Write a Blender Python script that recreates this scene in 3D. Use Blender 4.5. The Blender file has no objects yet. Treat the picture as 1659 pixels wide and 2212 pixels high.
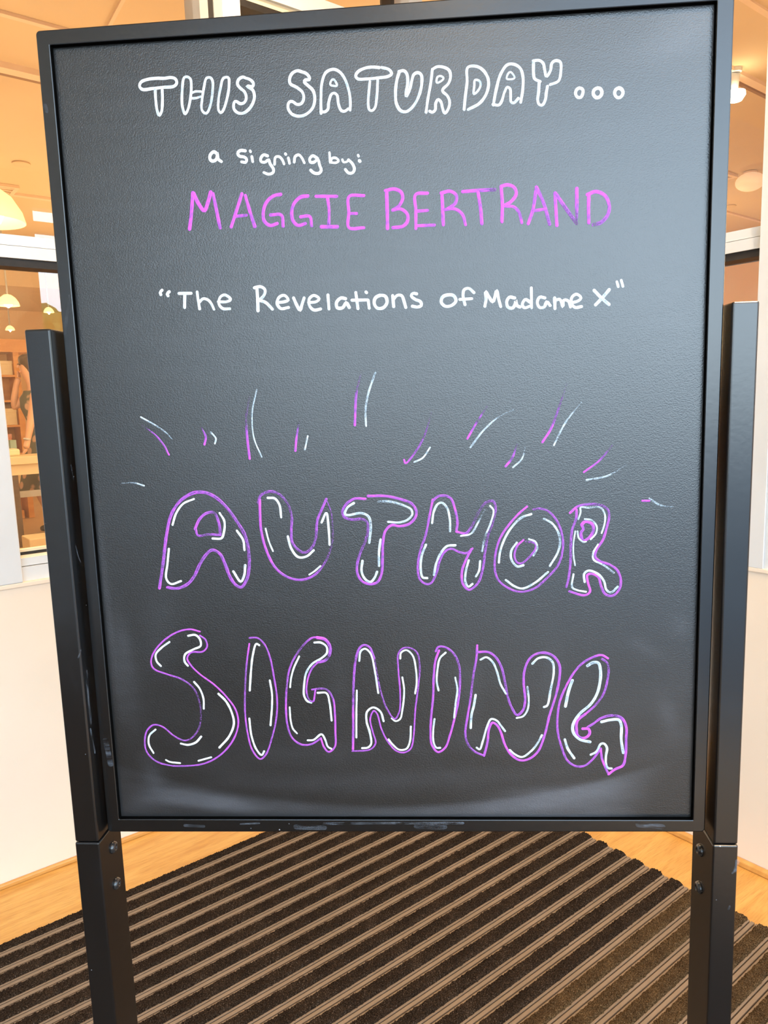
import bpy, bmesh, math, random
import numpy as np
from mathutils import Vector, Matrix

random.seed(7); rng = np.random.default_rng(7)
scene = bpy.context.scene
COL = scene.collection

# ------------------------------------------------------------------ camera
FPX = 1600.54                       # focal length in pixels of the 1659 x 2212 frame
PITCH, ROLL, YAW = -0.145458, 0.032248, 0.0711275
CAM = np.array([0.37888, -0.75656, 1.26842])
def rotm(rx, ry, rz):
    cx, sx, cy, sy, cz, sz = math.cos(rx), math.sin(rx), math.cos(ry), math.sin(ry), math.cos(rz), math.sin(rz)
    Rx = np.array([[1,0,0],[0,cx,-sx],[0,sx,cx]]); Ry = np.array([[cy,0,sy],[0,1,0],[-sy,0,cy]]); Rz = np.array([[cz,-sz,0],[sz,cz,0],[0,0,1]])
    return Rz @ Rx @ Ry
RC = rotm(PITCH, ROLL, YAW)         # columns: right, forward, up
cd = bpy.data.cameras.new('camera'); cam = bpy.data.objects.new('camera', cd); COL.objects.link(cam)
cd.sensor_fit = 'VERTICAL'; cd.sensor_height = 24.0; cd.sensor_width = 18.0
cd.lens = FPX * 24.0 / 2212.0; cd.clip_start = 0.02; cd.clip_end = 300
m = Matrix.Identity(4)
for i in range(3):
    m[i][0] = RC[i,0]; m[i][1] = RC[i,2]; m[i][2] = -RC[i,1]; m[i][3] = CAM[i]
cam.matrix_world = m
scene.camera = cam

# ------------------------------------------------------------------ exposure and sky
scene.view_settings.view_transform = 'Standard'; scene.view_settings.look = 'None'
scene.view_settings.gamma = 1.0; scene.view_settings.use_curve_mapping = False
scene.view_settings.exposure = 0.0
SKY = 9.4
wd = bpy.data.worlds.new('sky'); scene.world = wd; wd.use_nodes = True
nt = wd.node_tree; nt.nodes.clear()
wo = nt.nodes.new('ShaderNodeOutputWorld'); bg = nt.nodes.new('ShaderNodeBackground'); tc = nt.nodes.new('ShaderNodeTexCoord')
sx = nt.nodes.new('ShaderNodeSeparateXYZ'); cr = nt.nodes.new('ShaderNodeValToRGB')
nt.links.new(tc.outputs['Generated'], sx.inputs[0]); nt.links.new(sx.outputs['Z'], cr.inputs[0]); nt.links.new(cr.outputs[0], bg.inputs[0]); nt.links.new(bg.outputs[0], wo.inputs[0])
cr.color_ramp.elements[0].position = 0.0; cr.color_ramp.elements[0].color = (0.74, 0.90, 1.0, 1)
cr.color_ramp.elements[1].position = 1.0; cr.color_ramp.elements[1].color = (0.16, 0.27, 0.50, 1)
em = cr.color_ramp.elements.new(0.40); em.color = (0.36, 0.50, 0.66, 1)
bg.inputs[1].default_value = SKY

# ------------------------------------------------------------------ room axes
AZ = 0.7307554521                   # the room's walls run along u (AZ from x) and v (90 degrees further)
CA, SA = math.cos(AZ), math.sin(AZ)
def uvz(u, v, z): return Vector((u*CA - v*SA, u*SA + v*CA, z))

# ------------------------------------------------------------------ added lights of the vestibule and the shop (only the vestibule ones get fixtures)
def area_light(name, loc, size, watts, col, rot=(0,0,0), size_y=None):
    l = bpy.data.lights.new(name, 'AREA'); l.energy = watts; l.color = col; l.size = size
    if size_y: l.shape = 'RECTANGLE'; l.size_y = size_y
    o = bpy.data.objects.new(name, l); o.location = loc; o.rotation_euler = rot; COL.objects.link(o); return o
WARM = (1.0, 0.72, 0.38)
SPOTS_V = [(-0.9, -1.7), (0.2, -1.95), (0.7, 0.85), (1.15, -0.75)]       # unseen downlights added to warm and brighten the vestibule walls (u, v)
for i, (u, v) in enumerate(SPOTS_V):
    area_light('added_downlight_lamp', uvz(u, v, 2.86), 0.16, (9, 14, 22, 34)[i], (1.0, 0.72, 0.42))
for i, (u, v) in enumerate([(0.5,3.2),(0.5,6.5),(0.5,10.0),(3.6,3.2),(3.6,6.5),(3.6,10.0),(3.6,0.2),(6.6,0.2),(6.6,3.2),(6.6,6.5),(6.6,10.0),(1.0,5.0),(2.2,6.0),(2.2,2.3)]):
    l = bpy.data.lights.new('shop_fill_light', 'POINT'); l.energy = 33; l.color = WARM; l.shadow_soft_size = 0.25
    o = bpy.data.objects.new('shop_fill_light', l); o.location = uvz(u, v, 1.9); COL.objects.link(o)  # bare fill lights added out of sight to brighten the shop and its ceiling

# ------------------------------------------------------------------ materials
def mat(name):
    m = bpy.data.materials.new(name); m.use_nodes = True; return m, m.node_tree, m.node_tree.nodes['Principled BSDF']
def N(nt, t, **kw):
    n = nt.nodes.new(t)
    for k, v in kw.items():
        if k in n.inputs.keys() if isinstance(k, str) else False: n.inputs[k].default_value = v
        else: setattr(n, k, v)
    return n
def noise_mat(name, c1, c2, scale=20, rough=0.5, bump=0.0, bscale=None, spec=0.5, stretch=(1,1,1), metallic=0.0, detail=4, r1=0.35, r2=0.65, bdist=0.001):
    m, nt, b = mat(name)
    tc = nt.nodes.new('ShaderNodeTexCoord'); mp = nt.nodes.new('ShaderNodeMapping'); mp.inputs['Scale'].default_value = stretch
    no = nt.nodes.new('ShaderNodeTexNoise'); no.inputs['Scale'].default_value = scale; no.inputs['Detail'].default_value = detail
    ra = nt.nodes.new('ShaderNodeValToRGB'); ra.color_ramp.elements[0].position = r1; ra.color_ramp.elements[1].position = r2
    ra.color_ramp.elements[0].color = (*c1, 1); ra.color_ramp.elements[1].color = (*c2, 1)
    nt.links.new(tc.outputs['Object'], mp.inputs[0]); nt.links.new(mp.outputs[0], no.inputs['Vector']); nt.links.new(no.outputs['Fac'], ra.inputs[0]); nt.links.new(ra.outputs[0], b.inputs['Base Color'])
    b.inputs['Roughness'].default_value = rough; b.inputs['Specular IOR Level'].default_value = spec; b.inputs['Metallic'].default_value = metallic
    if bump:
        n2 = nt.nodes.new('ShaderNodeTexNoise'); n2.inputs['Scale'].default_value = bscale or scale; n2.inputs['Detail'].default_value = 3
        bu = nt.nodes.new('ShaderNodeBump'); bu.inputs['Strength'].default_value = bump; bu.inputs['Distance'].default_value = bdist
        nt.links.new(tc.outputs['Object'], n2.inputs['Vector']); nt.links.new(n2.outputs['Fac'], bu.inputs['Height']); nt.links.new(bu.outputs[0], b.inputs['Normal'])
    return m

# satin black powder coat of the stand with rubbed chalk dust
def black_paint(name, dust=0.5, rough=0.25):
    m, nt, b = mat(name)
    tc = nt.nodes.new('ShaderNodeTexCoord')
    no = nt.nodes.new('ShaderNodeTexNoise'); no.inputs['Scale'].default_value = 14; no.inputs['Detail'].default_value = 8; no.inputs['Roughness'].default_value = 0.7
    ra = nt.nodes.new('ShaderNodeValToRGB'); ra.color_ramp.elements[0].position = 0.55; ra.color_ramp.elements[1].position = 0.8
    ra.color_ramp.elements[0].color = (0.0045, 0.0044, 0.0044, 1); ra.color_ramp.elements[1].color = (0.006+0.009*dust, 0.006+0.010*dust, 0.006+0.012*dust, 1)
    v = nt.nodes.new('ShaderNodeTexVoronoi'); v.inputs['Scale'].default_value = 55
    r2 = nt.nodes.new('ShaderNodeValToRGB'); r2.color_ramp.elements[0].position = 0.03; r2.color_ramp.elements[1].position = 0.05
    r2.color_ramp.elements[0].color = (1,1,1,1); r2.color_ramp.elements[1].color = (0,0,0,1)
    cut = nt.nodes.new('ShaderNodeMath'); cut.operation = 'MULTIPLY'
    gate = nt.nodes.new('ShaderNodeTexNoise'); gate.inputs['Scale'].default_value = 9
    gr = nt.nodes.new('ShaderNodeValToRGB'); gr.color_ramp.elements[0].position = 0.56; gr.color_ramp.elements[1].position = 0.6
    mx = nt.nodes.new('ShaderNodeMixRGB'); mx.inputs[2].default_value = (0.35, 0.36, 0.38, 1)
    for n in (no, v, gate): nt.links.new(tc.outputs['Object'], n.inputs['Vector'])
    nt.links.new(no.outputs['Fac'], ra.inputs[0]); nt.links.new(v.outputs['Distance'], r2.inputs[0]); nt.links.new(gate.outputs['Fac'], gr.inputs[0])
    nt.links.new(r2.outputs[0], cut.inputs[0]); nt.links.new(gr.outputs[0], cut.inputs[1]); nt.links.new(cut.outputs[0], mx.inputs[0]); nt.links.new(ra.outputs[0], mx.inputs[1]); nt.links.new(mx.outputs[0], b.inputs['Base Color'])
    b.inputs['Roughness'].default_value = rough; b.inputs['Specular IOR Level'].default_value = 0.8
    n2 = nt.nodes.new('ShaderNodeTexNoise'); n2.inputs['Scale'].default_value = 160; n2.inputs['Detail'].default_value = 2
    bu = nt.nodes.new('ShaderNodeBump'); bu.inputs['Strength'].default_value = 0.10; bu.inputs['Distance'].default_value = 0.0006
    nt.links.new(tc.outputs['Object'], n2.inputs['Vector']); nt.links.new(n2.outputs['Fac'], bu.inputs['Height']); nt.links.new(bu.outputs[0], b.inputs['Normal'])
    return m
M_BLACK = black_paint('black_powder_coat')
M_LIPSHADE = noise_mat('painted_lip_shade', (0.0012,0.0011,0.001), (0.002,0.0018,0.0016), 80, 1.0, spec=0.05)  # near-black colour paints the shade in the gap round the panel
M_BOLT = noise_mat('black_bolt', (0.012,0.012,0.012), (0.03,0.03,0.03), 300, 0.22, spec=0.7)

# chalkboard skin: black pebbled laminate, dust from a vertex mask
def board_mat():
    m, nt, b = mat('chalkboard_skin')
    tc = nt.nodes.new('ShaderNodeTexCoord')
    at = nt.nodes.new('ShaderNodeAttribute'); at.attribute_name = 'dust'
    no = nt.nodes.new('ShaderNodeTexNoise'); no.inputs['Scale'].default_value = 90; no.inputs['Detail'].default_value = 6; no.inputs['Roughness'].default_value = 0.7
    mp = nt.nodes.new('ShaderNodeMapping'); mp.inputs['Scale'].default_value = (0.25, 1, 1)
    nt.links.new(tc.outputs['Object'], mp.inputs[0]); nt.links.new(mp.outputs[0], no.inputs['Vector'])
    ma = nt.nodes.new('ShaderNodeMath'); ma.operation = 'MULTIPLY_ADD'; ma.inputs[1].default_value = 1.1; ma.inputs[2].default_value = 0.42
    mu = nt.nodes.new('ShaderNodeMath'); mu.operation = 'MULTIPLY'; mu.use_clamp = True
    nt.links.new(no.outputs['Fac'], ma.inputs[0]); nt.links.new(ma.outputs[0], mu.inputs[0]); nt.links.new(at.outputs['Fac'], mu.inputs[1])
    mx = nt.nodes.new('ShaderNodeMixRGB'); mx.inputs[1].default_value = (0.0062, 0.0056, 0.0048, 1); mx.inputs[2].default_value = (0.16, 0.165, 0.185, 1)
    nt.links.new(mu.outputs[0], mx.inputs[0]); nt.links.new(mx.outputs[0], b.inputs['Base Color'])
    b.inputs['Roughness'].default_value = BOARD_ROUGH; b.inputs['Specular IOR Level'].default_value = 1.0
    n1 = nt.nodes.new('ShaderNodeTexNoise'); n1.inputs['Scale'].default_value = 760; n1.inputs['Detail'].default_value = 2.5
    m2 = nt.nodes.new('ShaderNodeMapping'); m2.inputs['Scale'].default_value = (0.9, 1, 1.05)
    nt.links.new(tc.outputs['Object'], m2.inputs[0]); nt.links.new(m2.outputs[0], n1.inputs['Vector'])
    bu = nt.nodes.new('ShaderNodeBump'); bu.inputs['Strength'].default_value = 0.42; bu.inputs['Distance'].default_value = 0.0005
    nt.links.new(n1.outputs['Fac'], bu.inputs['Height']); nt.links.new(bu.outputs[0], b.inputs['Normal'])
    return m
BOARD_ROUGH = 0.31
M_BOARD = board_mat()

# liquid chalk paint: thick = bright, thin = streaky and darker; attribute 'op' along the stroke
def paint_mat(name, thick, thin):
    m, nt, b = mat(name)
    at = nt.nodes.new('ShaderNodeAttribute'); at.attribute_name = 'op'
    uv = nt.nodes.new('ShaderNodeUVMap'); mp = nt.nodes.new('ShaderNodeMapping'); mp.inputs['Scale'].default_value = (22, 2.6, 1)
    no = nt.nodes.new('ShaderNodeTexNoise'); no.inputs['Scale'].default_value = 1.0; no.inputs['Detail'].default_value = 3
    nt.links.new(uv.outputs[0], mp.inputs[0]); nt.links.new(mp.outputs[0], no.inputs['Vector'])
    a1 = nt.nodes.new('ShaderNodeMath'); a1.operation = 'SUBTRACT'; a1.inputs[1].default_value = 0.5; nt.links.new(no.outputs['Fac'], a1.inputs[0])
    a2 = nt.nodes.new('ShaderNodeMath'); a2.operation = 'MULTIPLY'; a2.inputs[1].default_value = 1.5; nt.links.new(a1.outputs[0], a2.inputs[0])
    a3 = nt.nodes.new('ShaderNodeMath'); a3.operation = 'ADD'; nt.links.new(a2.outputs[0], a3.inputs[0]); nt.links.new(at.outputs['Fac'], a3.inputs[1])
    rr = nt.nodes.new('ShaderNodeMapRange'); rr.inputs['From Min'].default_value = 0.35; rr.inputs['From Max'].default_value = 1.0; nt.links.new(a3.outputs[0], rr.inputs['Value'])
    mx = nt.nodes.new('ShaderNodeMixRGB'); mx.inputs[1].default_value = (*thin, 1); mx.inputs[2].default_value = (*thick, 1); nt.links.new(rr.outputs[0], mx.inputs[0])
    nt.links.new(mx.outputs[0], b.inputs['Base Color']); b.inputs['Roughness'].default_value = 0.5; b.inputs['Specular IOR Level'].default_value = 0.3
    tc = nt.nodes.new('ShaderNodeTexCoord'); n2 = nt.nodes.new('ShaderNodeTexNoise'); n2.inputs['Scale'].default_value = 900; n2.inputs['Detail'].default_value = 2
    nt.links.new(tc.outputs['Object'], n2.inputs['Vector'])
    s1 = nt.nodes.new('ShaderNodeMath'); s1.operation = 'SUBTRACT'; s1.inputs[1].default_value = 0.5; nt.links.new(n2.outputs['Fac'], s1.inputs[0])
    s2 = nt.nodes.new('ShaderNodeMath'); s2.operation = 'MULTIPLY_ADD'; s2.inputs[1].default_value = 1.2; nt.links.new(s1.outputs[0], s2.inputs[0]); nt.links.new(at.outputs['Fac'], s2.inputs[2])
    al = nt.nodes.new('ShaderNodeMapRange'); al.inputs['From Min'].default_value = 0.06; al.inputs['From Max'].default_value = 0.5; nt.links.new(s2.outputs[0], al.inputs['Value'])
    nt.links.new(al.outputs[0], b.inputs['Alpha'])
    return m
M_WHITE = paint_mat('white_chalk_paint', (0.90, 0.93, 0.95), (0.42, 0.52, 0.60))
M_PURPLE = paint_mat('purple_chalk_paint', (0.74, 0.115, 0.95), (0.24, 0.10, 0.36))
def dust_mat(name, stretch):
    m, nt, b = mat(name)
    at = nt.nodes.new('ShaderNodeAttribute'); at.attribute_name = 'op'
    tc = nt.nodes.new('ShaderNodeTexCoord'); n2 = nt.nodes.new('ShaderNodeTexNoise'); n2.inputs['Scale'].default_value = 150; n2.inputs['Detail'].default_value = 6; n2.inputs['Roughness'].default_value = 0.75
    mp = nt.nodes.new('ShaderNodeMapping'); mp.inputs['Scale'].default_value = stretch; nt.links.new(tc.outputs['Object'], mp.inputs[0]); nt.links.new(mp.outputs[0], n2.inputs['Vector'])
    s2 = nt.nodes.new('ShaderNodeMath'); s2.operation = 'SUBTRACT'; s2.inputs[1].default_value = 0.42; nt.links.new(n2.outputs['Fac'], s2.inputs[0])
    s3 = nt.nodes.new('ShaderNodeMath'); s3.operation = 'MULTIPLY'; s3.inputs[1].default_value = 2.4; s3.use_clamp = True; nt.links.new(s2.outputs[0], s3.inputs[0])
    s4 = nt.nodes.new('ShaderNodeMath'); s4.operation = 'MULTIPLY'; nt.links.new(s3.outputs[0], s4.inputs[0]); nt.links.new(at.outputs['Fac'], s4.inputs[1])
    b.inputs['Base Color'].default_value = (0.32, 0.36, 0.42, 1); b.inputs['Roughness'].default_value = 0.8; nt.links.new(s4.outputs[0], b.inputs['Alpha'])
    return m
M_DUST = dust_mat('rubbed_chalk_dust', (1, 1, 0.3)); M_DUSTH = dust_mat('wiped_chalk_dust', (0.2, 1, 1.2))

M_WALL = noise_mat('cream_wall_paint', (0.82,0.70,0.565), (0.85,0.73,0.595), 3, 0.7, bump=0.15, bscale=220, bdist=0.0005)
M_ALU = noise_mat('white_frame_paint', (0.66,0.68,0.69), (0.70,0.72,0.73), 8, 0.4, bump=0.05, bscale=200, bdist=0.0003)
M_GREYFR = noise_mat('grey_frame_metal', (0.38,0.38,0.36), (0.44,0.44,0.42), 8, 0.4)
M_GASKET = noise_mat('black_rubber_gasket', (0.012,0.009,0.007), (0.02,0.015,0.012), 60, 0.6)
M_CEIL = noise_mat('tan_ceiling_paint', (0.68,0.52,0.33), (0.75,0.58,0.37), 0.8, 0.8)
M_BEAM = noise_mat('ceiling_joint_trim', (0.80,0.62,0.46), (0.84,0.66,0.50), 5, 0.7)
M_DARKT = noise_mat('dark_joint', (0.30,0.17,0.09), (0.36,0.2,0.1), 5, 0.7)
M_SHOPW = noise_mat('orange_shop_wall', (0.74,0.50,0.27), (0.80,0.56,0.31), 1.2, 0.7)
M_SHOPF = noise_mat('tan_shop_floor', (0.58,0.40,0.22), (0.66,0.46,0.26), 2, 0.5)
M_OWOOD = noise_mat('orange_shelf_wood', (0.70,0.32,0.08), (0.80,0.40,0.11), 3, 0.5, stretch=(1,1,6))
M_CREAM = noise_mat('cream_laminate', (0.80,0.68,0.44), (0.84,0.72,0.48), 4, 0.5)
M_DKWOOD = noise_mat('dark_brown_wood', (0.10,0.065,0.04), (0.14,0.09,0.055), 6, 0.5, stretch=(1,1,5))
M_ASPH = noise_mat('pale_pavement', (0.21,0.215,0.21), (0.27,0.275,0.27), 3, 0.9)

def wood_floor():
    m, nt, b = mat('maple_floor')
    tc = nt.nodes.new('ShaderNodeTexCoord')
    mp = nt.nodes.new('ShaderNodeMapping'); mp.inputs['Scale'].default_value = (1.2, 9, 1)
    n0 = nt.nodes.new('ShaderNodeTexNoise'); n0.inputs['Scale'].default_value = 2.2; n0.inputs['Detail'].default_value = 5; n0.inputs['Distortion'].default_value = 1.6
    mp2 = nt.nodes.new('ShaderNodeMapping'); mp2.inputs['Scale'].default_value = (4, 60, 1)
    n1 = nt.nodes.new('ShaderNodeTexNoise'); n1.inputs['Scale'].default_value = 6; n1.inputs['Detail'].default_value = 4
    r = nt.nodes.new('ShaderNodeValToRGB'); e = r.color_ramp.elements
    e[0].position = 0.3; e[0].color = (0.60,0.285,0.058,1); e[1].position = 0.7; e[1].color = (0.76,0.43,0.115,1)
    r1 = nt.nodes.new('ShaderNodeValToRGB'); r1.color_ramp.elements[0].position = 0.38; r1.color_ramp.elements[0].color = (0.84,0.80,0.74,1); r1.color_ramp.elements[1].position = 0.5; r1.color_ramp.elements[1].color = (1,1,1,1)
    mx = nt.nodes.new('ShaderNodeMixRGB'); mx.blend_type = 'MULTIPLY'; mx.inputs[0].default_value = 0.8
    nt.links.new(tc.outputs['Object'], mp.inputs[0]); nt.links.new(tc.outputs['Object'], mp2.inputs[0]); nt.links.new(mp.outputs[0], n0.inputs['Vector']); nt.links.new(mp2.outputs[0], n1.inputs['Vector'])
    nt.links.new(n0.outputs['Fac'], r.inputs[0]); nt.links.new(n1.outputs['Fac'], r1.inputs[0]); nt.links.new(r.outputs[0], mx.inputs[1]); nt.links.new(r1.outputs[0], mx.inputs[2]); nt.links.new(mx.outputs[0], b.inputs['Base Color'])
    b.inputs['Roughness'].default_value = 0.42; return m
M_FLOOR = wood_floor()
M_MAPLE = noise_mat('maple_trim', (0.62,0.30,0.07), (0.70,0.37,0.10), 5, 0.4, stretch=(1,8,8))
M_RAIL = noise_mat('tan_mat_rail', (0.235,0.165,0.105), (0.275,0.195,0.128), 40, 0.45, bump=0.1, bscale=400, bdist=0.0003, stretch=(0.2,1,1))
M_TRAY = noise_mat('mat_tray', (0.012,0.008,0.005), (0.02,0.014,0.01), 40, 0.8)
def carpet(name, a, b_, c):
    m, nt, b = mat(name)
    tc = nt.nodes.new('ShaderNodeTexCoord')
    n0 = nt.nodes.new('ShaderNodeTexNoise'); n0.inputs['Scale'].default_value = 420; n0.inputs['Detail'].default_value = 3
    r = nt.nodes.new('ShaderNodeValToRGB'); e = r.color_ramp.elements; e[0].position = 0.36; e[0].color = (*a,1); e[1].position = 0.62; e[1].color = (*b_,1)
    x = e.new(0.72); x.color = (*c,1)
    n1 = nt.nodes.new('ShaderNodeTexNoise'); n1.inputs['Scale'].default_value = 25
    r1 = nt.nodes.new('ShaderNodeValToRGB'); r1.color_ramp.elements[0].position = 0.3; r1.color_ramp.elements[0].color = (0.7,0.66,0.62,1); r1.color_ramp.elements[1].position = 0.7; r1.color_ramp.elements[1].color = (1.15,1.1,1.0,1)
    mx = nt.nodes.new('ShaderNodeMixRGB'); mx.blend_type = 'MULTIPLY'; mx.inputs[0].default_value = 1
    for n in (n0, n1): nt.links.new(tc.outputs['Object'], n.inputs['Vector'])
    nt.links.new(n0.outputs['Fac'], r.inputs[0]); nt.links.new(n1.outputs['Fac'], r1.inputs[0]); nt.links.new(r.outputs[0], mx.inputs[1]); nt.links.new(r1.outputs[0], mx.inputs[2]); nt.links.new(mx.outputs[0], b.inputs['Base Color'])
    b.inputs['Roughness'].default_value = 1.0; b.inputs['Specular IOR Level'].default_value = 0.1; return m
M_CARP1 = carpet('dark_brown_pile', (0.010,0.006,0.0035), (0.045,0.031,0.022), (0.16,0.125,0.10))
M_CARP2 = carpet('olive_brown_pile', (0.028,0.017,0.007), (0.115,0.076,0.040), (0.22,0.16,0.10))

def glass_mat(name, tint=(1,1,1)):
    m = bpy.data.materials.new(name); m.use_nodes = True; nt = m.node_tree; nt.nodes.clear()
    o = nt.nodes.new('ShaderNodeOutputMaterial'); mx = nt.nodes.new('ShaderNodeMixShader'); t = nt.nodes.new('ShaderNodeBsdfTransparent'); g = nt.nodes.new('ShaderNodeBsdfGlossy'); f = nt.nodes.new('ShaderNodeFresnel')
    t.inputs[0].default_value = (*tint, 1); g.inputs['Roughness'].default_value = 0.0; f.inputs['IOR'].default_value = 1.55
    ge = nt.nodes.new('ShaderNodeNewGeometry'); io = nt.nodes.new('ShaderNodeMapRange'); io.inputs['To Min'].default_value = 1.55; io.inputs['To Max'].default_value = 1/1.55   # no internal reflection at the exit face
    nt.links.new(ge.outputs['Backfacing'], io.inputs['Value']); nt.links.new(io.outputs[0], f.inputs['IOR'])
    k = nt.nodes.new('ShaderNodeMath'); k.operation = 'MULTIPLY'; k.inputs[1].default_value = 1.0; k.use_clamp = True
    no = nt.nodes.new('ShaderNodeTexNoise'); tc = nt.nodes.new('ShaderNodeTexCoord'); no.inputs['Scale'].default_value = 3
    nt.links.new(tc.outputs['Object'], no.inputs['Vector'])
    ra = nt.nodes.new('ShaderNodeMapRange'); ra.inputs['To Min'].default_value = 1.45; ra.inputs['To Max'].default_value = 1.55; nt.links.new(no.outputs['Fac'], ra.inputs['Value']); nt.links.new(ra.outputs[0], k.inputs[1])
    nt.links.new(f.outputs[0], k.inputs[0]); nt.links.new(k.outputs[0], mx.inputs[0]); nt.links.new(t.outputs[0], mx.inputs[1]); nt.links.new(g.outputs[0], mx.inputs[2]); nt.links.new(mx.outputs[0], o.inputs[0])
    return m
M_GLASS = glass_mat('window_glass')
def emit(name, col, s):
    m, nt, b = mat(name); no = nt.nodes.new('ShaderNodeTexNoise'); no.inputs['Scale'].default_value = 8
    mr = nt.nodes.new('ShaderNodeMapRange'); mr.inputs['To Min'].default_value = s*0.95; mr.inputs['To Max'].default_value = s*1.05
    nt.links.new(no.outputs['Fac'], mr.inputs['Value']); nt.links.new(mr.outputs[0], b.inputs['Emission Strength'])
    b.inputs['Base Color'].default_value = (*col,1); b.inputs['Emission Color'].default_value = (*col,1); return m
M_LENS = emit('added_downlight_lens', (1.0,0.8,0.5), 1.2)
M_LAMP = emit('lit_lamp', (1.0,0.86,0.55), 12.0)
M_SHADE = emit('glowing_glass_shade', (1.0,0.78,0.36), 1.1)

# ------------------------------------------------------------------ helpers
def tag(o, label=None, cat=None, group=None, kind=None):
    if label: o['label'] = label
    if cat: o['category'] = cat
    if group: o['group'] = group
    if kind: o['kind'] = kind
    return o
def empty(name, loc=(0,0,0), rz=0):
    o = bpy.data.objects.new(name, None); o.location = loc; o.rotation_euler = (0,0,rz); o.empty_display_size = 0.05; COL.objects.link(o); return o
def obj(name, me, m, parent=None, loc=None, rz=None):
    if isinstance(me, bmesh.types.BMesh):
        d = bpy.data.meshes.new(name); me.to_mesh(d); me.free(); me = d
    if m and not me.materials: me.materials.append(m)
    o = bpy.data.objects.new(name, me); COL.objects.link(o)
    if parent: o.parent = parent
    if loc is not None: o.location = loc
    if rz is not None: o.rotation_euler = (0,0,rz)
    return o
def add_box(bm, x0, x1, y0, y1, z0, z1):
    vs = [bm.verts.new(c) for c in ((x0,y0,z0),(x1,y0,z0),(x1,y1,z0),(x0,y1,z0),(x0,y0,z1),(x1,y0,z1),(x1,y1,z1),(x0,y1,z1))]
    for f in ((0,3,2,1),(4,5,6,7),(0,1,5,4),(1,2,6,5),(2,3,7,6),(3,0,4,7)): bm.faces.new([vs[i] for i in f])
def bx(*a, bev=0.0, seg=2):
    bm = bmesh.new()
    for b in (a if isinstance(a[0], (tuple, list)) else [a]): add_box(bm, *b)
    if bev: bmesh.ops.bevel(bm, geom=bm.edges[:], offset=bev, segments=seg, affect='EDGES', profile=0.5)
    return bm
def lathe(prof, n=24, cx=0, cy=0):
    bm = bmesh.new(); rings = []
    for r, z in prof:
        rings.append([bm.verts.new((cx + r*math.cos(2*math.pi*k/n), cy + r*math.sin(2*math.pi*k/n), z)) for k in range(n)])
    for a, b in zip(rings, rings[1:]):
        for k in range(n): bm.faces.new((a[k], a[(k+1)%n], b[(k+1)%n], b[k]))
    bm.faces.new(rings[0][::-1]); bm.faces.new(rings[-1]); bmesh.ops.recalc_face_normals(bm, faces=bm.faces); return bm
def smooth(o):
    for p in o.data.polygons: p.use_smooth = True
    return o

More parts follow.
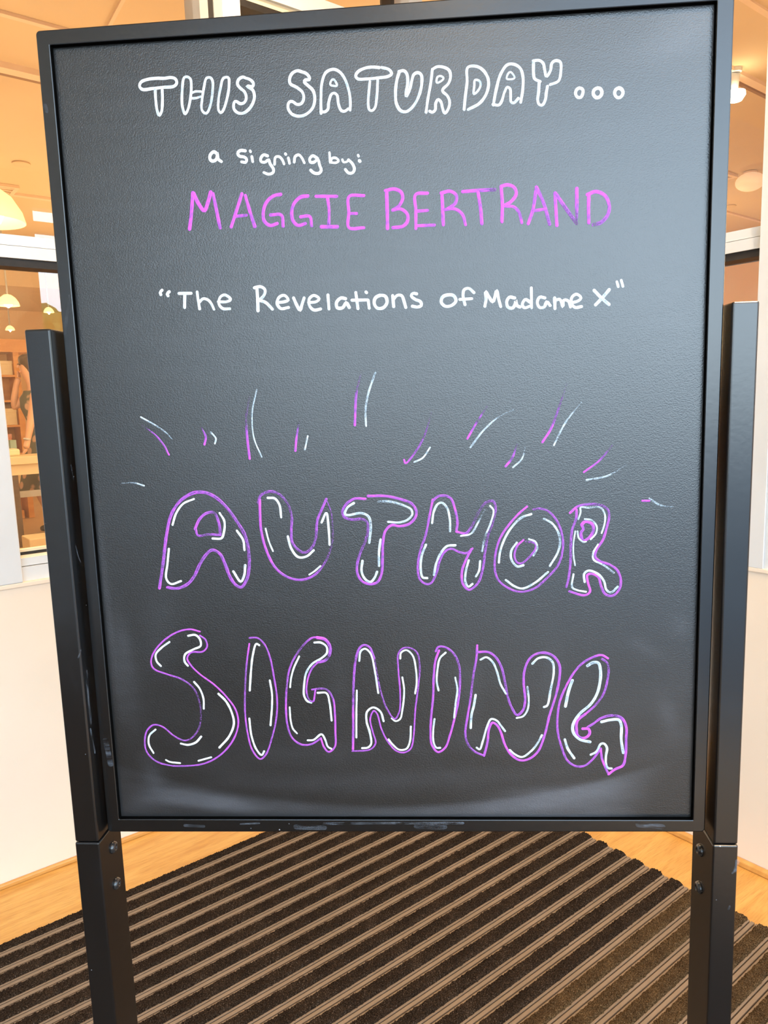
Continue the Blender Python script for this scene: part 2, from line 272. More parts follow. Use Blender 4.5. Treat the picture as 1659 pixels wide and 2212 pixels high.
STROKES = """
@A
L white outlined capital T opening the top line
w 27 .9 .95 : 300 155, 230 155, 150 165, 95 190, 85 225, 110 250, 190 243, 290 232, 380 222, 402 195, 390 160, 350 148, 300 155
w 25 .8 .9 : 218 248, 222 330, 235 430, 252 472, 272 440, 280 340, 278 255
L white outlined capital H in the top line
w 24 .85 .9 : 465 150, 448 270, 448 380, 462 440, 472 460, 492 435, 515 350, 526 240, 518 160, 490 142, 465 150
w 23 .9 .85 : 655 155, 635 230, 618 340, 615 420, 640 452, 660 450, 690 380, 708 260, 708 180, 690 150, 655 155
w 20 .85 .8 : 530 280, 560 268, 610 268
w 20 .85 .8 : 525 325, 560 325, 605 312
L white outlined capital I in the top line
w 24 .9 .9 : 800 155, 775 240, 758 340, 760 430, 778 450, 800 425, 835 310, 848 220, 842 150, 800 155
L white outlined capital S ending the first word
w 26 .9 .9 : 995 155, 965 145, 930 165, 920 205, 945 240, 980 270, 995 320, 980 360, 945 372, 910 352, 895 355, 888 410, 915 445, 955 455, 1000 435, 1045 380, 1065 310, 1050 255, 1000 220, 1050 225, 1055 195, 1025 165, 995 155
L white outlined capital S starting the second word
w 26 .9 .95 : 1470 100, 1430 90, 1385 115, 1365 160, 1370 200, 1430 235, 1475 275, 1485 330, 1465 370, 1430 378, 1385 352, 1360 360, 1352 410, 1385 460, 1440 478, 1500 465, 1560 410, 1580 330, 1565 260, 1520 215, 1490 185, 1495 170, 1535 165, 1530 140, 1500 110, 1470 100
@B
L white outlined capital A after the second S
w 26 .9 .85 : 388 560, 387 420, 395 290, 430 195, 495 165, 550 185, 600 250, 640 370, 650 460, 648 530
w 26 .9 .9 : 385 545, 425 545, 450 520, 455 470, 480 390, 505 378, 530 395, 545 480, 570 535, 600 540, 630 520
w 20 .8 .8 : 470 300, 480 265, 500 255, 530 300, 530 312, 480 310, 470 300
L white outlined capital T in the second word
w 26 .95 .85 : 910 150, 850 145, 780 155, 715 190, 698 225, 715 250, 790 252, 900 242, 990 228, 1020 205, 1000 170, 930 148
w 24 .9 .8 : 825 275, 815 380, 810 480, 822 530, 845 535, 870 510, 888 400, 895 265
L white outlined capital U in the second word
w 27 .9 .85 : 1085 185, 1130 178, 1155 205, 1165 270, 1150 370, 1150 412, 1180 350, 1200 270, 1220 210, 1255 195, 1285 215, 1290 290, 1265 400, 1210 500, 1150 545, 1100 535, 1062 470, 1055 370, 1065 270, 1088 190
L white outlined capital R in the second word
w 25 .85 .9 : 1328 552, 1345 430, 1370 290, 1385 165
w 26 .9 .9 : 1385 165, 1430 142, 1490 148, 1535 175, 1548 225, 1530 290, 1475 355, 1520 405, 1540 460, 1525 525, 1495 560, 1475 510, 1460 455, 1435 435, 1415 470, 1410 530, 1385 550, 1360 540
w 18 .8 .8 : 1425 285, 1430 235, 1460 225, 1485 245, 1465 270, 1425 285
@C
L white outlined capital D in the second word
w 26 .85 .9 : 93 525, 105 400, 120 280, 125 150, 200 138, 260 170, 305 240, 312 310, 285 400, 230 470, 130 525
w 22 .85 .85 : 180 385, 185 310, 190 262, 230 270, 240 310, 215 360, 180 385
L white outlined capital A before the Y
w 26 .85 .9 : 355 485, 380 350, 420 210, 480 125, 540 120, 595 155, 620 230, 618 350, 600 460
w 24 .85 .95 : 350 480, 405 485, 430 450, 455 370, 480 325, 505 340, 510 400, 515 460, 540 465, 580 425
w 18 .8 .8 : 475 250, 490 200, 510 190, 545 235, 540 248, 475 250
L white outlined capital Y ending the top line
w 26 .9 .85 : 712 90, 765 85, 800 110, 815 170, 830 230, 865 180, 880 110, 910 88, 955 100, 960 180, 945 260, 925 280, 865 302
w 26 .85 .85 : 715 90, 715 200, 725 250, 775 275
w 27 .85 .85 : 765 290, 760 370, 752 440, 765 480, 795 485, 820 440, 830 370, 840 318
L small white ring, first of the three dots
w 29 1 1 : 1125 333, 1100 350, 1092 385, 1110 415, 1140 415, 1158 375, 1155 345, 1125 333
L small white ring, middle of the three dots
w 30 1 1 : 1290 333, 1258 350, 1250 385, 1275 418, 1308 412, 1328 375, 1315 340, 1290 333
L small white ring, last of the three dots
w 30 1 1 : 1478 333, 1450 350, 1442 385, 1465 418, 1495 415, 1517 375, 1505 345, 1478 333
@D
L small white letter a alone
w 26 1 1 : 255 118, 235 105, 205 130, 202 165, 225 182, 255 165, 262 115, 270 165, 295 185
L small white letter s of the second line
w 25 1 1 : 490 98, 450 95, 428 115, 440 140, 480 148, 500 165, 495 190, 460 188
L first small white letter i of the second line
w 24 1 1 : 543 145, 550 185
w 22 1 1 : 529 98, 533 106
L first small white letter g of the second line
w 24 1 1 : 672 140, 640 130, 615 160, 618 185, 650 190, 680 170, 690 200, 720 250, 715 275, 680 288, 642 275
L first small white letter n of the second line
w 22 1 1 : 728 208, 735 150, 765 145, 790 170, 805 205
L second small white letter i of the second line
w 22 1 1 : 840 155, 850 200
w 24 1 1 : 816 122, 820 126
L second small white letter n of the second line
w 22 1 1 : 888 190, 895 145, 925 130, 950 155, 970 195
L second small white letter g of the second line
w 24 1 1 : 1078 160, 1040 138, 1015 160, 1020 190, 1050 190, 1080 168, 1095 215, 1108 255, 1090 280, 1050 278, 1022 255
L small white letter b of the second line
w 20 1 1 : 1175 112, 1183 200, 1195 160, 1225 155, 1250 180, 1225 195, 1190 192
L small white letter y of the second line
w 20 1 1 : 1280 170, 1290 190, 1320 185, 1330 172
w 24 1 1 : 1330 172, 1360 200, 1378 245, 1365 275, 1330 278, 1305 250
L white colon after the second line
w 22 1 1 : 1408 134, 1412 142
w 26 1 1 : 1418 178, 1424 184
L purple capital M
p 30 1 .9 : 36 735, 50 620, 62 440
p 32 1 .95 : 70 445, 110 530, 155 585, 185 520, 208 435
p 27 .95 .8 : 228 448, 255 580, 285 725
L first purple capital A
p 27 1 .85 : 462 448, 420 580, 375 718
p 27 1 .7 : 490 462, 530 600, 568 715
p 24 .95 .7 : 418 630, 500 622
L first purple capital G
p 28 1 .9 : 778 452, 720 465, 660 520, 636 600, 645 670, 690 705, 750 690
p 26 .95 .75 : 695 620, 785 622, 798 712
L second purple capital G
p 28 1 .9 : 1000 465, 940 475, 885 530, 868 610, 880 670, 920 705, 978 690
p 26 .95 .75 : 940 635, 1015 632, 1030 708
L purple capital I
p 25 1 .8 : 1065 468, 1235 468
p 25 1 .6 : 1160 480, 1172 580, 1170 700
p 30 1 .75 : 1110 716, 1240 716
L first purple capital E
p 26 1 1 : 1455 462, 1335 470, 1333 600, 1333 722, 1455 724
p 22 1 .8 : 1340 608, 1398 608
@E
L purple capital B
p 23 1 .9 : 108 130, 112 260, 114 380
p 22 1 .85 : 100 128, 160 118, 205 140, 215 180, 190 230, 148 258
p 22 .9 .9 : 148 258, 200 250, 245 285, 245 335, 215 365, 150 374
L second purple capital E
p 20 1 1 : 380 145, 300 155, 302 260, 302 380
p 20 1 .8 : 305 265, 380 260
p 20 1 .8 : 302 362, 425 357
L first purple capital R
p 22 1 .85 : 475 150, 480 250, 484 355
p 22 1 .85 : 470 145, 530 132, 570 160, 565 210, 510 252
p 20 .85 .8 : 490 255, 560 250, 610 285, 632 355
L purple capital T
p 22 1 .5 : 612 135, 720 127, 825 122
p 22 1 .7 : 715 140, 732 250, 740 348
L second purple capital R
p 22 1 .9 : 868 100, 876 220, 873 335
p 22 1 .9 : 868 100, 910 90, 955 108, 968 150, 935 200, 880 232
p 20 .85 .7 : 890 232, 950 235, 985 270, 1005 342
L second purple capital A
p 22 .95 .5 : 1048 348, 1080 250, 1102 105
p 22 .9 .5 : 1102 105, 1150 210, 1190 352
p 20 .7 .8 : 1082 262, 1165 250
L purple capital N
p 22 1 .8 : 1238 360, 1232 260, 1225 145
p 22 .8 .35 : 1228 145, 1300 250, 1368 345
p 24 1 .3 : 1370 115, 1370 220, 1370 345
L purple capital D
p 23 1 .8 : 1450 160, 1448 250, 1450 342
p 23 1 .55 : 1440 155, 1500 135, 1560 165, 1585 230, 1575 290, 1530 340, 1480 355
@F
L white opening quotation marks
w 22 1 1 : 92 114, 80 128, 84 142
w 22 1 1 : 140 124, 126 138, 132 150
L white capital T of the title line
w 21 .9 .85 : 205 135, 285 134
w 22 .9 .85 : 243 140, 242 228
L small white h of the title line
w 19 .9 .9 : 325 125, 332 180, 342 238
w 19 .95 .8 : 338 195, 365 170, 400 180, 420 205, 437 240
L white e ending the first title word
w 19 .9 .85 : 465 190, 520 190, 548 175, 510 145, 478 160, 470 205, 495 235, 542 237
L white capital R of the title line
w 21 .9 .9 : 705 98, 745 90, 775 110, 770 145, 735 182
w 20 .9 .8 : 735 180, 780 195, 825 240
w 22 .9 .9 : 722 105, 727 180, 729 250
L white e after the capital R
w 20 .9 .9 : 855 195, 905 190, 930 178, 905 148, 870 160, 855 200, 880 235, 932 228
L small white v of the title line
w 21 .9 .7 : 965 165, 985 210, 1008 247, 1020 210, 1035 165
L white e after the v
w 20 .9 .8 : 1065 195, 1115 190, 1135 170, 1100 148, 1070 170, 1070 215, 1100 245, 1145 238
L small white l of the title line
w 20 .9 .9 : 1193 145, 1200 238
L small white a before the t
w 22 1 .9 : 1310 170, 1280 165, 1250 195, 1255 230, 1290 230, 1310 200, 1315 195, 1335 228
L small white t of the title line
w 22 .9 .85 : 1378 130, 1392 235
w 20 .9 .9 : 1352 180, 1455 178
L small white i of the title line
w 20 .9 .85 : 1460 180, 1467 233
w 20 1 1 : 1445 125, 1450 130
L small white o of the title line
w 22 .85 .8 : 1540 148, 1508 165, 1500 200, 1520 232, 1560 230, 1585 195, 1575 155, 1540 148
@G
L small white n of the title line
w 21 .9 .95 : 25 150, 32 222
w 21 .95 .85 : 30 175, 55 148, 85 150, 100 185, 112 228
L small white s of the title line
w 20 .8 .9 : 185 138, 160 135, 148 150, 175 175, 210 190, 215 215, 190 225, 155 220
L small white o before the f
w 22 .9 .9 : 390 145, 355 160, 348 195, 375 220, 415 215, 445 185, 430 150, 390 145
L small white f of the title line
w 20 .8 .9 : 565 130, 530 102, 500 110, 492 150, 505 210
w 19 .9 .9 : 470 175, 550 170
L white capital M of the title line
w 20 .9 .9 : 637 220, 645 170, 642 122, 690 190, 715 115, 728 170, 742 222
L small white a after the capital M
w 21 .95 .9 : 835 165, 800 160, 782 190, 790 225, 820 232, 840 200, 842 180, 850 215, 870 225
L small white d of the title line
w 19 .9 .85 : 945 98, 947 230
w 20 .9 .9 : 940 195, 905 175, 885 210, 900 230, 945 215
L small white a before the m
w 20 .9 .85 : 1035 165, 1000 160, 985 195, 1000 228, 1030 225, 1048 190, 1070 215
L small white m of the title line
w 21 .85 .85 : 1100 165, 1102 235
w 20 .9 .85 : 1105 180, 1135 175, 1155 225, 1160 180, 1190 185, 1205 225
L white e ending the fourth title word
w 20 .9 .85 : 1220 195, 1255 185, 1275 165, 1245 140, 1215 160, 1210 200, 1235 228, 1278 222
L white capital X of the title line
w 22 .9 .8 : 1362 115, 1410 165, 1460 208
w 22 .7 .85 : 1462 110, 1420 160, 1372 210
L white closing quotation marks
w 18 .95 .85 : 1513 58, 1522 90
w 18 .95 .9 : 1542 48, 1553 88
@H
L white ray at the far left above the big A
w 10 .9 .4 : 150 307, 240 358, 300 400, 338 440
L purple ray at the far left above the big A
p 11 .15 1 : 160 358, 230 408, 285 470, 318 532
L short purple ray, second from the left
p 14 .3 1 : 515 375, 538 425, 530 470
L short white ray, second from the left
w 11 .5 .95 : 568 398, 598 435, 592 465
L tall purple ray above the big U
p 15 .05 1 : 800 180, 780 300, 785 420, 800 555
L tall white ray above the big U
w 9 .55 .85 : 842 143, 815 280, 825 430, 872 545
L short purple ray right of the tall pair
p 14 .1 1 : 1095 330, 1080 430, 1073 508
L short white ray right of the tall pair
w 10 .75 .9 : 1147 420, 1130 500
L purple ray at the top middle
p 15 .1 1 : 1465 45, 1438 160, 1428 355
L white ray at the top middle
w 12 .5 .85 : 1550 42, 1510 160, 1492 260, 1495 360
L faint short white ray beside the big A
w 10 .3 .75 : 40 702, 110 700, 170 717
@I
L long purple ray with a hook above the big H
p 11 .15 .95 : 215 265, 175 400, 125 490, 68 555, 60 535
L short white ray above the big H
w 10 .75 .95 : 208 465, 165 525, 118 548
L purple ray above the big O
p 12 .2 1 : 530 235, 475 320, 420 415
L curved white ray above the big O
w 10 .35 .9 : 680 252, 600 290, 510 370, 437 465
L short purple ray in the lower pair at the right
p 13 .15 .95 : 702 450, 675 525, 638 572
L short white ray in the lower pair at the right
w 10 .3 .85 : 747 470, 730 530, 680 578
L long purple ray above the big R
p 13 .05 .95 : 985 105, 930 270, 895 360, 847 435
L long white ray above the big R
w 10 .4 .85 : 1067 210, 980 320, 912 452
L purple ray right of the big R
p 11 .1 1 : 1260 435, 1170 540, 1083 605
L curved white ray right of the big R
w 10 .15 .8 : 1330 560, 1220 625, 1097 650
L tiny purple ray at the right edge
p 11 1 .8 : 1415 768, 1455 768
L faint white ray at the right edge
w 10 .6 .2 : 1455 755, 1520 795, 1590 803
@J
L big bubble letter A outlined in purple with white highlights
p 27 1 .75 : 97 910, 130 680, 155 470, 195 290, 270 170, 380 100, 470 92, 560 125, 660 210, 750 330, 830 470, 862 640, 855 790, 830 860, 795 902, 745 880, 695 805, 655 700, 610 615, 545 585, 490 630, 440 710, 390 815, 330 880, 250 912, 165 905
p 24 .85 .7 : 400 405, 440 320, 500 270, 560 265, 590 310, 612 400, 615 455
p 20 .9 .6 : 405 400, 425 460, 520 452, 612 457
w 19 1 .95 : 390 150, 300 190, 240 270, 208 370
w 20 .95 .95 : 177 575, 165 700, 155 830, 195 875, 280 850
w 20 1 .95 : 610 270, 650 340, 645 440, 625 485, 550 487
w 20 .95 .95 : 757 420, 810 500, 822 585
w 22 .95 .95 : 727 768, 790 855, 820 800, 828 715
L big bubble letter U outlined in purple with white highlights
p 22 .4 .75 : 938 185, 960 120, 1040 85, 1120 110, 1190 190, 1225 300, 1222 430, 1235 530, 1330 608, 1400 560, 1430 480, 1445 330, 1490 220, 1520 150
p 22 .3 .85 : 1520 155, 1560 260, 1575 400, 1570 520, 1520 670, 1430 790, 1320 838, 1200 820, 1090 740, 1010 590, 965 420, 955 280, 953 155
w 21 .95 .95 : 1020 140, 1080 145, 1120 200, 1135 305
w 15 1 .9 : 1002 402, 1030 510, 1065 595
w 22 .95 .95 : 1192 470, 1220 570, 1280 645, 1350 640, 1412 588
w 20 .95 .95 : 1480 350, 1520 268, 1540 400, 1548 540
w 16 .95 .95 : 1470 722, 1420 765, 1375 795
@K
L big bubble letter T outlined in purple with white highlights
p 26 1 .8 : 318 173, 210 172, 130 225, 90 300, 110 355, 180 378, 280 375, 330 395, 345 470, 320 590, 265 720, 235 850, 245 930, 290 995, 370 1022, 440 1000, 480 920, 490 780, 495 600, 520 490, 580 435, 660 445, 760 420, 820 350, 825 290, 780 220, 680 180, 520 145, 345 145
w 25 .85 .8 : 205 215, 140 260, 115 325, 150 335, 280 315, 350 350, 372 430, 358 610
w 22 .6 .9 : 450 200, 560 200, 690 235, 775 280, 785 330, 740 380, 660 408, 545 402
w 24 .85 .8 : 470 578, 455 700, 455 840
w 25 .9 .85 : 290 790, 282 900, 320 975, 370 1000, 410 960, 435 900
L big bubble letter H outlined in purple with white highlights
p 22 .95 .75 : 990 180, 960 330, 920 530, 860 710, 840 870, 865 980, 930 1022, 975 1010, 1030 900, 1060 790, 1110 700, 1170 670, 1260 705, 1330 712, 1385 668
p 24 .6 .9 : 985 200, 1040 150, 1110 142, 1170 170, 1210 270, 1235 400, 1225 500
p 24 .95 .75 : 1225 500, 1320 515, 1380 440, 1450 300, 1520 210, 1590 195, 1615 260, 1590 400, 1540 540, 1510 700, 1490 860, 1440 1010, 1350 1078, 1290 1020, 1280 900, 1320 780, 1375 675
w 22 .8 .85 : 983 415, 1000 300, 1040 225, 1080 212, 1130 260, 1160 380, 1162 495
w 20 .4 .9 : 1505 288, 1440 410, 1370 520, 1270 542
w 20 .95 .5 : 1560 242, 1595 290, 1560 430, 1510 550, 1480 695
w 24 .85 .8 : 922 630, 880 740, 870 880, 890 955, 935 962
w 24 .9 .85 : 1215 635, 1130 645, 1060 730, 1020 830, 1002 930
w 22 .8 .85 : 1348 785, 1320 890, 1315 1000, 1345 1048, 1385 1020
w 22 .85 .85 : 1462 792, 1450 890, 1420 945
@L
L big bubble letter O outlined in purple with white highlights
p 24 1 .8 : 510 178, 420 255, 300 390, 210 530, 160 690, 150 880, 190 1000, 300 1090, 440 1132, 600 1090, 730 980, 860 830, 910 660, 905 500, 840 330, 740 225, 650 200, 585 208
p 22 1 .7 : 470 552, 400 620, 370 720, 395 800, 450 812, 560 715, 605 650, 600 590, 500 570
w 25 .9 .8 : 558 262, 450 300, 330 420, 250 560, 205 700, 195 805
w 25 .85 .75 : 700 315, 790 365, 860 470, 880 580, 850 700, 765 842
w 24 .9 .9 : 272 1000, 370 1070, 460 1095, 600 1030, 745 910
w 26 .85 .8 : 395 582, 335 670, 335 770, 400 848, 470 835
w 22 .8 .7 : 530 542, 600 570, 625 640, 582 725
L big bubble letter R outlined in purple with white highlights
p 26 1 .8 : 992 248, 1080 175, 1200 152, 1330 160, 1410 205, 1430 290, 1400 420, 1360 550, 1290 660, 1275 740, 1330 790, 1440 830, 1520 890, 1560 1000, 1545 1100, 1470 1175, 1390 1160, 1340 1070, 1310 970, 1230 930, 1185 945, 1190 1020, 1215 1130, 1160 1170, 985 1128
p 26 .95 .4 : 1065 215, 1060 310, 1015 440, 1000 620, 995 820, 975 980, 950 1080
p 32 1 .85 : 1150 350, 1120 390, 1145 350, 1230 365, 1255 420, 1220 510, 1140 560, 1115 470, 1140 430, 1120 380
w 20 .8 .8 : 1085 318, 1110 240, 1110 188, 1200 190, 1330 188, 1380 260, 1380 360, 1345 475
w 20 .85 .8 : 1155 318, 1230 330, 1290 400, 1280 480, 1222 545
w 20 .85 .8 : 1075 455, 1090 530, 1140 572, 1170 570
w 18 .8 .8 : 1050 455, 1030 590, 1030 720, 1048 835
w 22 .85 .85 : 1030 935, 1015 1080, 1060 1110, 1170 1132
w 26 .85 .8 : 1155 1022, 1150 930, 1200 895, 1300 930, 1370 1010, 1400 1110, 1450 1140, 1525 1075
w 22 .8 .85 : 1305 602, 1250 700, 1255 770, 1370 835, 1480 918
@M
L big bubble letter S outlined in purple with white highlights
p 18 1 .8 : 672 115, 570 92, 440 120, 300 210, 200 330, 172 430, 200 495, 330 550, 490 605, 610 700, 670 850, 682 1000, 655 1120, 580 1210, 510 1230, 410 1185, 290 1090, 200 1070, 130 1130, 108 1250, 130 1350, 220 1440, 360 1485, 540 1490, 720 1465, 880 1380, 1010 1230, 1065 1060, 1040 920, 950 790, 820 660, 670 550, 580 460, 542 390, 580 330, 700 320, 745 270, 730 200, 672 155
w 22 .95 .95 : 360 222, 280 280, 220 350, 230 420, 272 468
w 23 1 .95 : 552 158, 625 150, 670 190, 680 260, 600 300, 520 350, 515 420, 548 465
w 21 1 .95 : 612 630, 670 700, 708 800, 712 905
w 24 1 .9 : 862 752, 940 830, 1000 950, 1020 1060, 970 1190, 872 1302
w 20 .95 .95 : 218 1118, 155 1180, 150 1270, 197 1358
w 23 .95 .95 : 478 1262, 550 1275, 630 1250, 685 1190
w 20 1 1 : 325 1430, 360 1448, 470 1462
w 20 1 .95 : 658 1438, 788 1402
L first big bubble letter I outlined in purple with white highlights
p 18 1 .7 : 1178 240, 1150 450, 1135 700, 1135 950, 1160 1150, 1210 1330, 1290 1420, 1350 1370, 1410 1200, 1455 1000, 1462 800, 1430 580, 1390 380, 1330 240, 1260 180, 1180 180
w 22 1 .95 : 1280 255, 1250 240, 1215 350, 1195 520, 1183 718
w 21 .95 .95 : 1388 615, 1410 750, 1410 880, 1395 1075
w 21 1 .95 : 1178 1005, 1200 1180, 1250 1320, 1305 1380, 1330 1340
@N
L first big bubble letter G outlined in purple with white highlights
p 22 1 .7 : 470 90, 390 90, 300 160, 190 310, 130 450, 100 650, 92 850, 105 1050, 160 1210, 260 1285, 370 1285, 485 1215
p 22 1 .9 : 485 1225, 520 1320, 570 1370, 640 1310, 645 1150, 640 950, 620 780, 560 680, 500 660, 385 672
p 34 1 .8 : 440 88, 530 110, 585 190, 580 280, 530 345, 450 365
p 20 .7 .9 : 450 365, 380 440, 330 580, 325 720, 355 790, 395 805, 420 680
w 24 .9 .85 : 410 145, 480 145, 545 190, 550 260, 490 320, 390 380, 320 480, 295 620, 295 740, 330 800, 375 818
w 21 .95 .9 : 240 300, 180 430, 150 540, 138 645
w 21 .95 .95 : 133 870, 145 1020, 170 1110, 215 1162
w 23 .9 .85 : 445 708, 545 712, 580 820, 603 1018
w 23 .95 .9 : 335 1240, 400 1235, 490 1172, 530 1230, 560 1310, 600 1335
L first big bubble letter N outlined in purple with white highlights
p 26 1 .85 : 842 1340, 845 1100, 845 800, 855 500, 880 300, 920 200, 970 172, 1030 200, 1080 320
p 18 .5 .75 : 1080 320, 1150 680, 1220 880, 1310 1000, 1360 920, 1370 700, 1350 450, 1350 270, 1400 210, 1480 205, 1560 260, 1590 420, 1575 620, 1540 900, 1520 1200, 1490 1330, 1420 1375, 1330 1360, 1230 1250, 1160 1110, 1110 940, 1075 910, 1035 1000, 1065 1150, 1095 1270, 1040 1340, 835 1362
w 22 .9 .85 : 912 350, 930 240, 980 215, 1040 270, 1085 450, 1125 710
w 22 .9 .85 : 885 682, 880 950, 880 1208
w 24 .9 .85 : 1185 1025, 1150 920, 1070 872, 1000 920, 995 1030, 1030 1150, 1045 1280, 1010 1320, 945 1328
w 21 .9 .85 : 1372 325, 1380 260, 1440 230, 1510 290, 1545 430, 1555 600, 1538 715
w 21 .9 .85 : 1395 535, 1415 680, 1395 900, 1370 1000, 1320 1025, 1275 995
w 22 .85 .9 : 1490 1085, 1480 1250, 1440 1335, 1360 1345, 1290 1290, 1240 1230
@O
L second big bubble letter I outlined in purple with white highlights
p 24 1 .8 : 250 182, 210 300, 190 500, 185 700, 165 900, 155 1100, 170 1240, 240 1320, 320 1270, 370 1140, 420 960, 465 760, 485 560, 475 350, 410 210, 310 142, 240 145, 215 190
w 22 .9 .9 : 325 205, 260 270, 235 380, 225 530, 245 630
w 21 .9 .85 : 432 485, 455 620, 435 780, 420 935
w 22 .9 .95 : 200 950, 185 1080, 190 1210, 220 1270, 265 1272
L second big bubble letter N outlined in purple with white highlights
p 24 1 .6 : 678 125, 670 260, 635 460, 600 740, 570 920, 545 1120, 580 1240, 660 1320, 755 1358
p 26 .7 1 : 690 200, 800 200, 880 250, 950 370, 990 540, 1020 700, 1070 830, 1125 905, 1190 850, 1215 740, 1200 560, 1205 420, 1260 280, 1340 220, 1440 208, 1540 250, 1600 350, 1600 480, 1560 680, 1490 900, 1430 1140, 1360 1310, 1260 1395, 1160 1412, 1060 1350, 990 1240, 940 1090, 900 1020, 850 990, 810 1060, 795 1200, 755 1360
w 23 .9 .85 : 715 285, 780 258, 850 310, 900 420, 940 560, 1000 665
w 27 .85 .9 : 660 680, 640 800, 615 900, 605 1050
w 23 .95 .9 : 672 1270, 705 1290, 740 1200, 790 1030, 835 950, 900 970, 940 1020, 990 1085
w 25 .9 .85 : 1295 330, 1360 270, 1450 260, 1520 310, 1535 420, 1500 620, 1460 800, 1425 815
w 22 .8 .9 : 1240 590, 1255 740, 1240 850, 1190 920, 1120 938
w 24 .95 .9 : 1042 1295, 1100 1345, 1180 1375, 1290 1300, 1360 1210, 1402 1130
@P
L second big bubble letter G outlined in purple with white highlights
p 34 1 .75 : 950 300, 850 250, 700 290, 540 390, 420 530, 310 720, 210 960, 175 1180, 175 1420, 240 1680, 330 1880, 470 1965, 600 1950, 720 1850, 840 1690
p 40 1 1 : 960 2085, 1060 2010, 1180 1950, 1220 1800, 1230 1550, 1230 1350, 1160 1220, 1020 1180, 850 1220, 720 1310, 640 1360
p 44 1 1 : 560 1385, 650 1390, 670 1450, 630 1510, 540 1530, 480 1480, 465 1380, 480 1260, 600 1160
p 34 1 .5 : 600 1160, 750 1030, 880 850, 940 650, 960 450, 930 360, 860 310
p 34 .95 .8 : 840 1690, 855 1830, 900 1960, 960 2085
w 44 .85 .8 : 635 415, 720 365, 800 370, 835 480, 830 650, 780 850, 680 1010, 510 1160, 410 1330, 420 1450, 520 1550, 675 1588
w 46 .85 .85 : 402 640, 345 800, 295 1040
w 38 .95 .9 : 285 1550, 330 1690, 430 1840
w 44 .9 .85 : 850 1280, 980 1250, 1120 1250, 1155 1330, 1155 1550, 1185 1755
w 36 .9 .85 : 685 1785, 770 1740, 840 1620, 890 1615, 935 1680, 920 1800, 920 1920, 950 1990, 1005 1998
"""
# ================================================================== SETTING: vestibule shell (u along the left window wall, v towards it)
VL, UR, VE, UW = 1.30, 1.655, -2.30, -1.70      # left window wall, right window wall, entrance front, side wall
H = 2.95
def struct(name, bm, m, parent=None):
    o = obj(name, bm, m, parent, rz=None if parent else AZ)
    if not parent: o['kind'] = 'structure'
    return o
fl = struct('floor', bx((-3.2, 9.2, 1.41, 13.2, -0.06, -0.004), (-1.82, 9.2, -2.42, 1.41, -0.06, -0.004)), M_SHOPF)
# vestibule floor border: maple boards round the sunk mat
border = struct('trim_1', bx(-1.70, UR, 1.047, VL, -0.004, 0.0), M_FLOOR)
border2 = struct('trim_2', bx(1.443, UR, VE, 1.047, -0.004, 0.0), M_FLOOR)
# the rest of the vestibule floor round the mat, out of view
struct('trim_3', bx((-1.70, -1.62, VE, 1.047, -0.004, 0.0), (-1.62, 1.443, VE, -1.60, -0.004, 0.0)), M_FLOOR)

# --- left low wall
SILL = 0.828
wl = struct('wall_left', bx(-1.80, UR+0.12, VL, VL+0.11, 0, SILL-0.012), M_WALL)
struct('wall_left_cap', bx(-1.80, UR+0.12, VL-0.004, VL+0.12, SILL-0.012, SILL, bev=0.002), M_WALL, wl)
bl = struct('baseboard_left', bx(-1.70, UR, VL-0.012, VL, 0, 0.013, bev=0.003), M_MAPLE)
wr = struct('wall_right', bx(UR, UR+0.11, VE, VL, 0, 0.812), M_WALL)
struct('wall_right_cap', bx(UR-0.004, UR+0.12, VE, VL, 0.812, 0.824, bev=0.002), M_WALL, wr)
struct('baseboard_right', bx(UR-0.018, UR, VE, VL-0.012, 0, 0.018, bev=0.004), M_MAPLE)
ws = struct('wall_side', bx((UW-0.12, UW, VE-0.1, VL+0.11, 2.70, H), (UW-0.12, UW, VL-0.1, VL+0.11, 0.55, 2.7)), M_WALL)
struct('dark_low_panel', bx(UW-0.12, UW, VE-0.1, VL+0.11, 0, 0.55), M_DKWOOD, ws)  # unseen low wall, made dark so the board's lower reflection stays dark
struct('glazing_bar', bx((UW-0.09, UW-0.03, VE, VL, 0.55, 0.60), (UW-0.09, UW-0.03, -0.55, -0.49, 0.6, 2.7), (UW-0.09, UW-0.03, VE, VL, 2.64, 2.70)), M_ALU, ws)
struct('pane', bx((UW-0.062, UW-0.060, VE, VL-0.1, 0.60, 2.64)), M_GLASS, ws)

# --- left window: frame members are parts of window_1
w1 = empty('window_1', (0,0,0), AZ); w1['kind'] = 'structure'
F = VL + 0.012
def part(name, bm, m, p): return obj(name, bm, m, p)
part('post', bx(-1.70, 0.196, VL-0.004, VL+0.10, SILL, 2.70, bev=0.003), M_ALU, w1)
# bottom rail in two steps, then a narrow dark slot and a bead under the pane
part('bottom_rail', bx((0.1965, 0.811, F, VL+0.09, SILL, 0.866), (0.1965, 0.811, F+0.006, VL+0.09, 0.868, 0.889)), M_ALU, w1)
part('bead', bx((0.1965, 0.811, F+0.012, VL+0.07, 0.889, 0.896), (0.1965,0.811,F+0.02,VL+0.05,0.904,0.911)), M_CREAM, w1)
part('gasket', bx(0.1965, 0.811, F+0.018, VL+0.05, 0.896, 0.904), M_GASKET, w1)
part('transom', bx((0.1965, 0.811, F, VL+0.09, 1.667, 1.697), (0.1965, 0.811, F+0.004, VL+0.09, 1.699, 1.725)), M_ALU, w1)
part('transom_gasket', bx(0.1965, 0.811, F+0.008, VL+0.08, 1.647, 1.667), M_GASKET, w1)
part('pane', bx(0.196, 0.815, VL+0.045, VL+0.047, 0.905, 1.655), M_GLASS, w1)
part('upper_pane', bx(0.196, 0.815, VL+0.045, VL+0.047, 1.72, 2.68), M_GLASS, w1)
